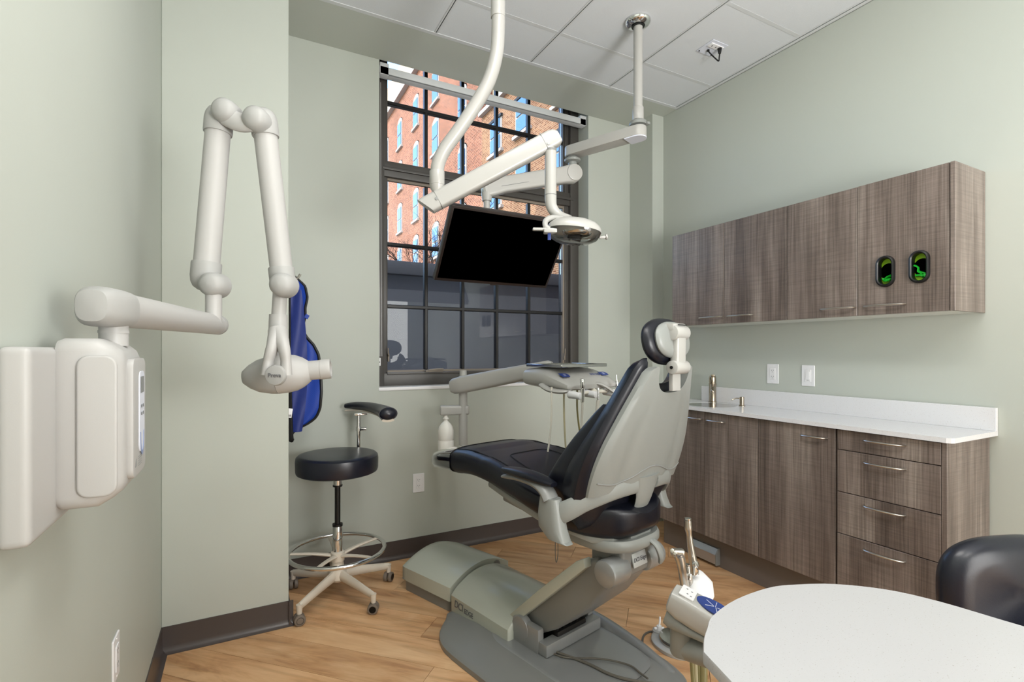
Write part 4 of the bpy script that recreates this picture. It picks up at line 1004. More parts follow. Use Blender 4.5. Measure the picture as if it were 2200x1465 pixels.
    def seatring(v, grow=0):
        hw, z0, z1 = lerp_tab(tab, v); n = 44; pts = []
        for k in range(n):
            a = 2*PI*k/n; c_, s_ = math.cos(a), math.sin(a); p = 3.2
            x = (hw+grow)*math.copysign(abs(c_)**(2/p), c_); z = (z0+z1)/2+((z1-z0)/2+grow)*math.copysign(abs(s_)**(2/p), s_)
            if s_ > 0: z += .016*(abs(x)/hw)**3*(1 if v > -.5 else .6)-.010*(1-(abs(x)/hw)**2)*(0 if v < -.6 else 1)
            pts.append(P(x, v, z))
        return pts
    g = G(); vs_ = [-1.03, -1.02, -1.005, -.985]+[-.96+.03*k for k in range(38) if -.96+.03*k < .16]+[.165, .172, .18]
    g.rings([seatring(v) for v in vs_]); sc = obj('seat_cushion', g, M['leather'], t)
    g = G(); g.rings([seatring(v, .004) for v in (-.955, -.92, -.88, -.84, -.80, -.76)], cap=False); obj('toe_cover', g, M['toeplastic'], t)
    def topz(x, v):
        hw, z0, z1 = lerp_tab(tab, v); p = 3.2; c_ = min(abs(x)/hw, .999); c0 = c_**(p/2); s_ = math.sqrt(max(0, 1-c0*c0))
        return (z0+z1)/2+(z1-z0)/2*s_**(2/p)+.016*c_**3*(1 if v > -.5 else .6)-.010*(1-c_**2)*(0 if v < -.6 else 1)
    def seam(path_, r=.0028):
        g = G(); pts = path([V((a, b, 0)) for a, b in path_], 8); g.tube([P(q.x, q.y, topz(q.x, q.y)+.0005) for q in pts], r, n=6, sub=1); obj('stitched_seam', g, M['seam'], sc)
    seam([(-.19, -.755), (-.20, -.5), (-.215, -.3), (-.225, -.05)]); seam([(.19, -.755), (.20, -.5), (.215, -.3), (.225, -.05)])
    seam([(-.16, -.02), (-.145, -.3), (-.12, -.44), (-.08, -.475), (0, -.48), (.08, -.475), (.12, -.44), (.145, -.3), (.16, -.02)])
    seam([(-.228, -.755), (-.12, -.762), (0, -.765), (.12, -.762), (.228, -.755)], .002)
    # rear pleats
    for x in (-.17, -.09, .0, .09, .17):
        g = G(); pts = []
        for k in range(10):
            v = .02+.14*k/9; hw, z0, z1 = lerp_tab(tab, v); pts.append(P(x*(hw/.24), v+.002, (z0+z1)/2-(z1-z0)/2*(.9-.6*k/9)))
        g.tube(pts, .003, n=5, sub=1); obj('pleat', g, M['seam'], sc)
    # --- backrest cushion
    vb = lambda z: .119+.281*(z-.64)
    hwt = [(.62, .20), (.68, .255), (.76, .29), (.86, .300), (.95, .285), (1.02, .258), (1.10, .222), (1.18, .183), (1.25, .150)]
    def ztop(f):  # f -1..1 across
        a = abs(f); return 1.258-.092*max(0, 1-(a/.74)**3.2)-.020*max(0, (a-.82)/.18)**2
    def bfn(a, b, sd):
        f = -1+2*a; zt_ = ztop(f); z = .64+(zt_-.64)*b
        hw = lerp_tab(hwt, z)[0]; e = min(1, (1-abs(f))/.16); eb = min(1, (1-b)/.07, (b+.001)/.08); rnd_ = math.sqrt(max(0, 1-(1-e)**2))*math.sqrt(max(0, 1-(1-eb)**2))
        wing = .045*abs(f)**2.2*(1-b*.7)
        th = .035+.055*math.exp(-((z-.82)/.13)**2)*(.35+.65*abs(f)**1.5)+.02*math.exp(-((z-.95)/.2)**2)
        base = vb(z)-.022-wing
        v = base-(th+.02)*(.25+.75*rnd_) if sd == 0 else base-.018*(1-rnd_)
        return P(f*hw, v, z)
    g = G(); g.grid(bfn, 40, 40); bc = obj('back_cushion', g, M['leather'], t)
    for s_ in (-1, 1):
        g = G(); pts = []
        for k in range(24):
            b = .18+.66*k/23; a_ = .5+s_*(.36-.10*math.sin(PI*k/23*.9)); q = bfn(a_, b, 0); pts.append(q+V((0, .001, 0)))
        g.tube(pts, .0028, n=5, sub=1); obj('stitched_seam', g, M['seam'], bc)
    # side bolster lobes at the lumbar
    for s_ in (-1, 1):
        g = G(); R = []
        for k in range(13):
            u_ = k/12; z = .735+.36*u_; rr_ = min(1, (u_+.04)/.22)**.5*(1.02-u_)**.42; hw = lerp_tab(hwt, z)[0]
            vc = vb(z)-.118-.036*(1-u_); R.append([P(s_*(hw-.042+.028*rr_*math.cos(q)), vc+.112*rr_*math.sin(q)*(1.15-.6*u_), z) for q in [2*PI*i/20 for i in range(20)]])
        g.rings(R); obj('lumbar_bolster', g, M['leather'], bc)
    # --- back shell
    def sfn(a, b, sd):
        f = -1+2*a; zt_ = ztop(f)-.030; zb = .80-.02*abs(f)**2; z = zb+(zt_-zb)*b
        hw = lerp_tab(hwt, z)[0]-.030; wing = .045*abs(f)**2.2*(1-b*.7)
        e = min(1, (1-abs(f))/.10); edge = (1-math.sqrt(max(0, 1-(1-e)**2)))*.012
        rib = .010*math.exp(-((abs(f)-.55)/.10)**2)*(1-b)
        v = vb(z)-wing-.020 if sd == 0 else vb(z)-wing+.014-edge-rib
        return P(f*hw, v, z)
    g = G(); g.grid(sfn, 36, 30); sh = obj('back_shell', g, M['shell'], t)
    g = G()
    pts = []
    for k in range(25):
        f = -.95+1.9*k/24; q = sfn((f+1)/2, .13+.06*math.cos(f*PI*1.5), 1); pts.append(q+V((0, -.0006, 0)))
    g.tube(pts, .003, n=6, sub=1); obj('shell_groove', g, M['shelld'], sh)
    for s_ in (-1, 1):
        g = G(); g.tube([P(s_*.06, vb(.80)+.004, .805), P(s_*.17, vb(.79)-.014, .795), P(s_*.255, vb(.76)-.055, .762), P(s_*.305, .045, .725), P(s_*.318, -.02, .70)], [.036, .036, .034, .036, .042], n=16, sub=6, flat=(.40, 1.0), up=(0, 0, 1)); obj('side_bracket', g, M['shell'], sh)
    g = G(); g.tube([P(0, vb(.82)+.006, .83), P(0, vb(.75)+.012, .75), P(0, vb(.69)+.012, .70), P(0, .13, .635)], [.075, .050, .042, .045], n=16, sub=6, flat=(1, .26), up=(0, 1, 0)); obj('center_strut', g, M['shell'], sh)
    g = G(); g.cyl(P(-.06, .142, .632), P(-.02, .142, .632), .022, n=20, bev=.003); g.cyl(P(-.02, .142, .632), P(.05, .142, .632), .013, n=16); g.box(P(-.0, .125, .605), (.13, .05, .03), bev=.01); obj('recline_pivot', g, M['shell'], t)
    # --- armrests (two)
    for s_ in (-1, 1):
        x = s_*.315
        g = G(); R = []
        for (v, z, a_, b_) in ((.065, .622, .020, .018), (.03, .628, .030, .04), (0, .66, .032, .055), (-.008, .70, .031, .052), (-.01, .745, .028, .045), (-.012, .765, .026, .04)):
            R.append([P(x+q[0], v+q[1], z) for q in sell(20, a_, b_, 3.2)])
        g.rings(R); ar = obj('armrest_post', g, M['shell'], t)
        g = G(); g.tube([P(x, -.01, .755), P(x, -.035, .785), P(x, -.09, .80), P(x, -.17, .803), P(x, -.25, .795), P(x, -.275, .790)], [.042, .040, .030, .024, .018, .010], n=14, sub=5, flat=(.85, .5)); obj('armrest_bar', g, M['shelld'], t)
        g = G(); R = []
        for k in range(13):
            u_ = k/12; v = -.265+.27*u_; rr_ = math.sin(PI*(.05+.9*u_))**.4; R.append([P(x+q[0], v, .822+q[1]+.006*math.sin(u_*PI)-.01*u_) for q in sell(20, .036*rr_, .016*rr_, 2.6)])
        g.rings(R); obj('armrest_pad', g, M['leather'], t)
    # --- headrest
    hc = P(.005, .262, 1.318)
    tilt = Matrix.Rotation(math.radians(-10), 4, 'X')
    FH = Matrix.Translation(hc) @ tilt
    def pad(g, a_, b_, th, y0, n=3):
        R = []
        for k in range(9):
            ph = -PI/2+PI*k/8; s_ = math.cos(ph)**.45 if k not in (0, 8) else .25
            R.append([FH @ V((x*s_, y0+th*math.sin(ph), z*s_)) for x, z in sell(40, a_, b_, 2.3)])
        g.rings(R)
    g = G(); pad(g, .132, .085, .030, .018); obj('headrest_cushion', g, M['leather'], t)
    g = G(); pad(g, .104, .066, .020, -.014); hsb = obj('headrest_back', g, M['shell'], t)
    g = G(); z = 1.225
    g.cyl(P(-.042, .300, z), P(.045, .300, z), .024, n=24, bev=.004); g.cyl(P(-.040, .298, 1.345), P(.045, .298, 1.345), .026, n=24, bev=.004)
    g.box(P(.0, .300, 1.285), (.058, .032, .12), bev=.010, seg=3, rot=Matrix.Rotation(.02, 4, 'X')); g.box(P(.0, .285, 1.365), (.085, .045, .026), bev=.008)
    g.box(P(0, .287, 1.185), (.052, .016, .085), bev=.003)
    hb = obj('headrest_bracket', g, M['ivory'], t)
    g = G(); g.cyl(P(-.0435, .300, z), P(-.0445, .300, z), .006, n=12); g.box(P(.005, .313, 1.372), (.05, .004, .004)); obj('bracket_screw', g, M['black'], hb)
    # pull chain
    g = G(); q = Wm.inverted() @ W(1193, 1160, 1.95)
    g.tube([q+V((0, 0, 0)), q+V((0, 0, -.06)), q+V((.006, 0, -.088)), q+V((.014, 0, -.06)), q+V((.014, 0, 0))], .0016, n=5); obj('pull_chain', g, M['cable'], t)
chair()

# ---------------------------------------------------------------- junction box on the floor
def jbox():
    c = V((1.02, 2.585, 0)); rz = math.atan2(.353, .936)
    t = thing('utility_box', 'low green grey arched utility box on the floor at the chair foot', 'box', c, rz)
    hw, hl = .215, .20
    g = G(); R = []
    for s_, z in ((.93, .001), (.94, .06), (1.0, .062)): R.append([(x*s_, y*s_, z) for x, y in rrect(hw*2, hl*2, .03, 4)])
    g.rings(R); obj('plinth', g, M['shelld'], t)
    g = G(); R = []
    for y, sc in ((-hl, .985), (-hl+.006, 1), (0, 1), (hl-.05, 1), (hl-.015, .97), (hl, .90)):
        pts = [V((hw*sc*(-1+2*k/18), y, .062+(.066+.066*math.cos((-1+2*k/18)*PI/2)**.9)*sc)) for k in range(19)]
        R.append(pts+[V((hw*sc, y, .06)), V((-hw*sc, y, .06))])
    g.rings(R); cv = obj('cover', g, M['cover'], t)
    g = G(); g.cyl((.115, -hl-.001, .135), (.115, -hl-.004, .135), .028, n=24); obj('side_knob', g, M['shelld'], t)
jbox()

# ---------------------------------------------------------------- delivery unit over the chair
def delivery():
    pb = W(995, 900, 2.95); 
    t = thing('delivery_unit', 'white dental instrument delivery unit with swing arm beside the window', 'dental unit', (pb.x, pb.y, .16))
    g = G(); top = W(995, 808, 2.95); g.cyl((pb.x, pb.y, .655), (pb.x, pb.y, top.z), .0255, n=24); g.cyl((pb.x, pb.y, top.z-.02), (pb.x, pb.y, top.z+.035), .021, n=20); obj('post', g, M['ivory'], t, world=True)
    g = G(); Q = lambda w_, v, z: V((CX+.973*w_+.232*v, CYY+.232*w_-.973*v, z)); g.tube([V((pb.x, pb.y, .675)), Q(.10, -1.05, .655), Q(.10, -.85, .645), Q(.10, -.5, .64)], .024, n=14); obj('mount_arm', g, M['ivory'], t, world=True)
    A0, A1 = W(990, 828, 2.95)+V((-.02, 0, 0)), W(1180, 790, 2.72)
    d = (A1-A0).normalized(); side = d.cross(V((0, 0, 1))).normalized(); up = side.cross(d)
    g = G(); R = []
    L = (A1-A0).length
    for s_, a_, b_ in ((-.045, .012, .018), (-.04, .028, .034), (-.02, .035, .045), (.04, .036, .050), (L*.5, .036, .047), (L, .034, .040), (L+.02, .02, .03)):
        R.append([A0+d*s_+side*x+up*z for x, z in sell(20, a_, b_, 3.4)])
    g.rings(R); obj('swing_arm', g, M['ivory'], t, world=True)
    # bottle bracket
    bl = W(958, 880, 2.93)
    g = G(); m1 = V((pb.x, pb.y, W(985, 881, 2.94).z)); m0 = V((bl.x, bl.y, m1.z)); dd = (m1-m0); Lb = dd.length
    g.box((m0+m1)/2, (Lb+.07, .045, .055), bev=.012, seg=3, rz=math.atan2(dd.y, dd.x)); obj('bottle_bracket', g, M['ivory'], t, world=True)
    b0 = V((bl.x, bl.y, 0))
    # control head
    c = W(1218, 806, 2.58); r = V((.973, .232, 0)); a = V((.232, -.973, 0))
    Fh = frame(c, r, -a)
    g = G(); R = []
    for y, hw, z0, z1 in ((.15, .15, -.040, .028), (.13, .185, -.055, .040), (.05, .195, -.062, .045), (-.04, .20, -.064, .036), (-.12, .20, -.064, .004), (-.17, .185, -.062, -.026), (-.18, .165, -.056, -.036)):
        R.append([Fh @ V((x, y, (z0+z1)/2+z)) for x, z in sell(28, hw, (z1-z0)/2, 3.6)])
    g.rings(R); hd = obj('control_head', g, M['ivory'], t, world=True)
    g = G(); g.box((0, .0, .049), (.31, .22, .004), bev=.0015, M=Fh, seg=1)
    for (cc, ss) in (((0, .12, .052), (.34, .006, .014)), ((0, -.12, .052), (.34, .006, .014)), ((.168, 0, .052), (.006, .24, .014)), ((-.168, 0, .052), (.006, .24, .014))): g.box(cc, ss, bev=.002, M=Fh, seg=1)
    tag(obj('instrument_tray', g, M['steel']), 'shallow stainless steel tray on top of the delivery unit head', 'tray')
    sl = math.atan2(.044, .10)
    Fk = Fh @ Matrix.Translation((0, -.118, .008)) @ Matrix.Rotation(.42, 4, 'X')
    for s_ in (-1, 1):
        g = G(); g.prism([(s_*.145+x, y) for x, y in [(-.028, -.018), (.020, -.018), (.028, 0), (.018, .018), (-.028, .018)]][::1], 0, .0022, Fk); k_ = obj('blue_keypad', g, M['blueprint'], hd, world=True)
        g = G()
        for j in range(3): g.prism(rrect(.016, .0015, .0004, 1, s_*.145-.004+.003*j, -.008+.008*j), .0022, .0028, Fk)
        obj('keypad_lines', g, M['keypad'], k_, world=True)
    text('DCI Edge', .020, Fk @ Matrix.Translation((.075, -.002, .001)), M['blueprint'], hd, shear=.2)
    # handle at the left
    g = G(); g.tube([Fh @ V((-.20, -.02, -.04)), Fh @ V((-.205, -.08, -.06)), Fh @ V((-.18, -.14, -.065)), Fh @ V((-.14, -.16, -.05))], .014, n=12, flat=(1.4, .8)); obj('grip_handle', g, M['ivory'], t, world=True)
    # holder bar with four holders and handpieces
    zc = -.078
    g = G(); g.tube([Fh @ V((-.17, -.19, zc)), Fh @ V((0, -.195, zc+.006)), Fh @ V((.22, -.19, zc))], .0085, n=10); g.tube([Fh @ V((0, -.10, -.04)), Fh @ V((0, -.16, -.062)), Fh @ V((0, -.195, zc))], .012, n=10); br = obj('holder_bar', g, M['hosew'], t, world=True)
    g = G(); g.tube([Fh @ V((.01, -.13, -.035)), Fh @ V((.04, -.19, -.04)), Fh @ V((.075, -.235, -.075))], [.02, .018, .014], n=10, flat=(1, .5)); obj('arm_lever', g, M['ivory'], t, world=True)
    for k, x in enumerate((-.165, -.055, .09, .205)):
        g = G(); g.cyl(Fh @ V((x, -.165, zc)), Fh @ V((x, -.235, zc-.004)), .018, .016, n=16, bev=.004); ho = obj('instrument_holder', g, M['white'], t, world=True)
        top = Fh @ V((x+.012, -.235, zc)); 
        g = G()
        if k == 0: g.cyl(top+V((0, 0, -.03)), top+V((0, 0, .03)), .008, .011, n=14); g.cyl(top+V((0, 0, .03)), top+V((-.002, 0, .075)), .009, .0105, n=14, bev=.002)
        elif k == 2: g.cyl(top+V((0, 0, -.035)), top+V((0, 0, .02)), .007, .008, n=14); g.cyl(top+V((0, 0, .02)), top+V((0, 0, .055)), .0085, .008, n=14, bev=.002); g.cyl(top+V((0, 0, .05)), top+V((-.003, 0, .085)), .003, .002, n=8)
        else: g.cyl(top+V((0, 0, -.035)), top+V((0, 0, .022)), .0055, .0065, n=14); g.cyl(top+V((0, 0, .02)), top+V((0, 0, .028)), .008, .007, n=14)
        tag(obj('handpiece', g, M['chrome']), ['chrome air water syringe handpiece in the leftmost unit holder', 'short chrome coupling in the second unit holder from the left', 'white and chrome handpiece in the third unit holder from the left', 'short chrome coupling in the rightmost unit holder'][k], 'handpiece', 'handpieces on the delivery unit')
        mh = [M['hosew'], M['hosew'], M['hose'], M['hosew']][k]
        low = V((top.x+(.01, .0, -.05, .01)[k], top.y+.02, .86))
        g = G(); g.tube([top+V((0, 0, -.03)), top.lerp(low, .35), top.lerp(low, .7)+V((0, .004, 0)), low, low+V((-.004, .03, -.14))], .0055 if k != 1 else .008, n=10); obj('hose', g, mh, t, world=True)
    for (x0, dx, m_) in ((-.13, .03, M['hose']), (-.035, .06, M['hosey']), (-.215, -.01, M['hosew'])):
        p0 = Fh @ V((x0, -.10, -.045)); g = G(); g.tube([p0, p0+V((.0, 0, -.12)), p0+V((dx*.4, .01, -.24)), p0+V((dx, .03, -.34)), p0+V((dx, .08, -.42))], .0045, n=8); obj('hose', g, m_, t, world=True)
    # water bottle
    zt_ = m1.z-.027
    tb = thing('water_bottle', 'white plastic water bottle hanging on the delivery unit post bracket', 'bottle', (bl.x, bl.y, zt_-.25))
    g = G(); g.lathe([(.012, 0), (.012, -.012), (.017, -.016), (.018, -.022), (.012, -.028), (.013, -.036), (.028, -.05), (.040, -.068), (.0445, -.09), (.0445, -.14), (.0435, -.142), (.0435, -.146), (.0445, -.148), (.044, -.255), (.038, -.262), (.001, -.264)], (bl.x, bl.y, zt_), n=32); obj('bottle_body', g, M['bottle'], tb, world=True)
delivery()

# ---------------------------------------------------------------- monitor on ceiling mount
def monitor():
    px_, py_ = 1.874, 2.086
    t = thing('ceiling_monitor', 'black flat screen monitor hung from the ceiling on a white jointed arm', 'monitor', (px_, py_, CEIL))
    g = G(); g.lathe([(.001, 0), (.066, 0), (.068, -.004), (.066, -.012), (.056, -.022), (.036, -.027), (.034, -.012)], (px_, py_, CEIL), n=40); es = obj('ceiling_escutcheon', g, M['chrome'], t, world=True)
    g = G(); g.cyl((px_, py_, CEIL-.012), (px_, py_, CEIL-.034), .033, n=28); obj('escutcheon_gasket', g, M['black'], es, world=True)
    zj = 2.49
    g = G(); g.cyl((px_, py_, CEIL), (px_, py_, zj+.06), .024, n=28); g.cyl((px_, py_, zj+.03), (px_, py_, zj+.10), .030, n=28, bev=.004); pole = obj('pole', g, M['ivory'], t, world=True)
    g = G(); g.lathe([(.030, .0), (.046, .002), (.048, .012), (.044, .022), (.030, .026)], (px_, py_, zj), n=32); g.box((px_+.03, py_-.035, zj+.005), (.02, .03, .014), bev=.003); obj('swivel_collar', g, M['shell'], pole, world=True)
    E1 = V((1.715, 2.47, 2.435)); P0 = V((px_, py_, 2.455)); d = (E1-P0); L = math.hypot(d.x, d.y); ang = math.atan2(d.y, d.x)
    MM = Matrix.Translation((px_, py_, 2.455)) @ Matrix.Rotation(ang, 4, 'Z')
    g = G(); g.prism([(-.04+.0*1, -.0)]+[(0, 0)] if False else [(.045*math.cos(q), .045*math.sin(q)) for q in [PI/2+PI*k/12 for k in range(13)]]+[(L+.045*math.cos(q), .045*math.sin(q)) for q in [-PI/2+PI*k/12 for k in range(13)]], -.028, .028, MM, bev=.006)
    ex = obj('extension_arm', g, M['ivory'], t, world=True)
    g = G(); g.prism([(.0451*math.cos(q), .0451*math.sin(q)) for q in [PI/2+PI*k/12 for k in range(13)]]+[(.06, -.045), (.06, .045)], -.034, -.0285, MM); g.b2((.03, -.012, .028), (L-.02, .012, .040), M=MM, bev=.003)
    obj('arm_cap', g, M['keypad'], ex, world=True)
    g = G(); g.lathe([(.03, -.062), (.046, -.056), (.048, -.046), (.038, -.036), (.03, -.03)], (E1.x, E1.y, 2.455), n=28); g.cyl((E1.x, E1.y, 2.33), (E1.x, E1.y, 2.43), .025, n=20); obj('swivel_collar', g, M['shell'], ex, world=True)
    S0 = V((E1.x, E1.y, 2.325)); S1 = W(1046, 403, 2.82)
    d = (S1-S0).normalized(); side = d.cross(V((0, 0, 1))).normalized(); up = side.cross(d); L = (S1-S0).length
    g = G(); R = []
    for s_, a_, b_, o_ in ((-.03, .020, .03, 0), (-.025, .030, .045, 0), (.0, .034, .055, 0), (.06, .034, .048, 0), (L-.10, .030, .045, 0), (L-.03, .032, .05, -.005), (L+.02, .030, .045, -.01), (L+.03, .02, .03, -.01)):
        R.append([S0+d*s_+side*x+up*(z+o_) for x, z in sell(20, a_, b_, 5)])
    g.rings(R); sp = obj('spring_arm', g, M['ivory'], t, world=True)
    g = G(); g.box(S0+d*L*.5+up*(-.012), (L*.72, .0625, .003), rot=Matrix((d, side, up)).transposed().to_4x4()); obj('cover_seam', g, M['shelld'], sp, world=True)
    g = G(); 
    for s_ in (-1, 1): g.cyl(S0+side*s_*.034, S0+side*s_*.038, .048, n=28, bev=.003)
    obj('joint_disc', g, M['ivory'], sp, world=True)
    g = G(); H0 = S1+V((0, 0, -.05)); g.cyl(S1+V((0, 0, -.03)), S1+V((0, 0, -.075)), .032, .026, n=24); g.cyl(S1+V((0, 0, -.07)), S1+V((0, 0, -.15)), .018, n=18)
    cT = W(1080.2, 535.9, 2.856)
    FT = Matrix.Translation(cT) @ Matrix.Rotation(.021, 4, 'Z') @ Matrix.Rotation(.637, 4, 'X')
    bk = FT @ V((0, .055, .02))
    g.tube([S1+V((0, 0, -.14)), S1+V((.02, .03, -.20)), S1.lerp(bk, .7)+V((0, .06, 0)), bk], .018, n=12)
    obj('tilt_head', g, M['ivory'], t, world=True)
    hw, hh = .365, .216
    g = G(); g.b2((-hw, -.018, -hh), (hw, .022, hh), bev=.004, M=FT); g.b2((-.22, .022, -.12), (.22, .045, .14), bev=.01, M=FT); g.b2((-.06, .04, -.06), (.06, .058, .06), bev=.004, M=FT); hs = obj('monitor_housing', g, M['bezel'], t, world=True)
    g = G(); g.b2((-hw+.014, -.0195, -hh+.018), (hw-.014, -.0175, hh-.014), M=FT); obj('screen', g, M['screen'], t, world=True, smooth=False)
    g = G(); g.b2((-.02, -.018, -hh-.006), (.02, -.004, -hh+.001), bev=.002, M=FT); obj('sensor_nub', g, M['bezel'], hs, world=True)
monitor()

# ---------------------------------------------------------------- operating light
def oplight():
    tt = 2.0
    t = thing('dental_light', 'white dental operating lamp with clear visor on a curved ceiling pole', 'lamp', W(1071, -211, tt))
    P = [W(1071, -208, tt), W(1071, -60, tt), W(1070.5, 60, tt), W(1066, 120, tt), W(1050, 175, tt), W(1020, 228, tt), W(985, 280, tt), W(956, 320, tt), W(942, 350, tt), W(939, 375, tt), W(939, 395, tt)]
    g = G(); g.tube(P, .0265, n=28, sub=5); po = obj('curved_pole', g, M['ivory'], t, world=True)
    g = G(); g.cyl(W(1071, -208, tt), W(1071, -200, tt), .07, n=36, bev=.004); obj('ceiling_flange', g, M['ivory'], po, world=True)
    g = G(); g.cyl(W(939, 368, tt), W(939, 398, tt), .0295, n=28, bev=.002); g.lathe([(.0285, 0), (.026, -.015), (.018, -.028), (.016, -.045)], W(939, 398, tt), n=28); obj('pole_collar', g, M['ivory'], po, world=True)
    g = G(); g.cyl(W(1070, 38, tt), W(1070, -60, tt), .0285, n=28); obj('pole_collar', g, M['ivory'], po, world=True)
    A0, A1 = W(915, 444, 2.0), W(1193, 296, 2.04)
    d = (A1-A0).normalized(); side = d.cross(V((0, 0, 1))).normalized(); up = side.cross(d); L = (A1-A0).length
    g = G(); R = []
    for s_, b_, o_ in ((0, .035, 0), (L*.5, .036, 0), (L-.02, .036, 0), (L+.0, .033, -.002), (L+.012, .024, -.006)):
        sh_ = .0
        R.append([A0+d*(s_+(-z*.5 if s_ == 0 else 0))+side*x+up*(z+o_) for x, z in sell(20, .028, b_, 5)])
    g.rings(R); ar = obj('balance_arm', g, M['ivory'], t, world=True)
    q = A0+d*.05
    g = G(); g.cyl(q-side*.026, q-side*.031, .006, n=12) if side.dot(V((SY, CY, 0))) > 0 else g.cyl(q+side*.026, q+side*.031, .006, n=12)
    q = A1-d*.045-up*.015; sg = -1 if side.dot(V((SY, CY, 0))) > 0 else 1
    g.cyl(q+side*sg*.026, q+side*sg*.031, .006, n=12)
    obj('arm_screw', g, M['shellm'], ar, world=True)
    g = G()
    for s_ in (.055, L-.055):
        c_ = A0+d*s_; g.box(c_, (.0012, .0575, .0735), rot=Matrix((d, side, up)).transposed().to_4x4())
    obj('cap_seam', g, M['shelld'], ar, world=True)
    td = 2.03
    g = G(); g.cyl(W(1183, 300, td), W(1183, 330, td), .016, n=20); g.tube([W(1183, 322, td), W(1183, 380, td), W(1183, 425, td), W(1186, 446, td), W(1200, 463, td-.01), W(1222, 474, td-.03)], [.0235, .0235, .0235, .022, .020, .022], n=24, sub=5); dt = obj('drop_tube', g, M['ivory'], t, world=True)
    for ya_, yb_ in ((321, 326), (419, 420.5)):
        g = G(); g.cyl(W(1183, ya_, td), W(1183, yb_, td), .0241, n=24); obj('tube_collar', g, M['shelld'], dt, world=True)
    # head
    c = W(1233, 497, 1.98); rt = V((CY, -SY, 0)); fw = V((SY, CY, 0)); tilt = math.radians(8)
    F = frame(c, (rt+V((0, 0, -.10))).normalized(), fw-V((0, 0, .05)))
    g = G(); R = []
    for z, s_ in ((-.004, 1.0), (.006, 1.0), (.018, .95), (.032, .80), (.043, .55), (.049, .25), (.0495, .02)):
        R.append([F @ V((x*s_, y*s_, z)) for x, y in sell(40, .106, .085, 2.4)])
    g.rings(R); hd = obj('head_housing', g, M['ivory'], t, world=True)
    g = G(); R = []
    for z, s_ in ((-.003, .99), (-.014, .97), (-.030, .86), (-.042, .62), (-.046, .3), (-.0465, .02)):
        R.append([F @ V((x*s_, y*s_, z)) for x, y in sell(40, .106, .085, 2.4)])
    g.rings(R); vz = obj('clear_visor', g, M['visor'], t, world=True)
    g = G(); R = []
    for z, s_ in ((-.004, .72), (-.012, .66), (-.018, .5), (-.020, .3)):
        R.append([F @ V((.012+x*s_, y*s_, z)) for x, y in sell(30, .080, .066, 2.2)])
    g.rings(R); obj('reflector', g, M['steel'], hd, world=True)
    g = G(); g.box((.0, -.02, -.030), (.05, .012, .012), bev=.003, M=F); g.cyl(F @ V((-.02, 0, -.015)), F @ V((.03, 0, -.034)), .010, n=12); obj('lamp_bulb_mount', g, M['bezel'], hd, world=True)
    # yoke
    g = G(); g.tube([W(1212, 472, 2.0), W(1188, 468, 1.97), W(1173, 474, 1.95), W(1172, 486, 1.93), W(1180, 492, 1.93)], [.012, .012, .011, .010, .010], n=12); g.tube([W(1212, 472, 2.0), W(1225, 474, 1.99), W(1240, 480, 1.985)], [.022, .020, .012], n=12, flat=(1, .6)); obj('yoke', g, M['ivory'], t, world=True)
    g = G(); g.box(W(1168, 493, 1.93), (.085, .022, .010), bev=.004, rz=-YAW+.08); g.box(W(1182, 497, 1.93), (.05, .04, .016), bev=.005, rz=-YAW); h1 = obj('handle', g, M['ivory'], t, world=True)
    g = G(); g.cyl(W(1288, 511, 2.02), W(1302, 509, 2.02), .0055, .007, n=14, bev=.001); g.cyl(W(1301, 509, 2.02), W(1305, 508.5, 2.02), .0115, n=14, bev=.002); obj('handle', g, M['ivory'], t, world=True)
    g = G(); g.box(W(1180, 507, 1.93), (.012, .004, .030), bev=.001, rz=-YAW); obj('blue_switch', g, M['blueprint'], hd, world=True)
    g = G(); g.cyl(F @ V((.055, -.052, .0255)), F @ V((.056, -.055, .029)), .0055, n=14); obj('dark_knob', g, M['shelld'], hd, world=True)
oplight()

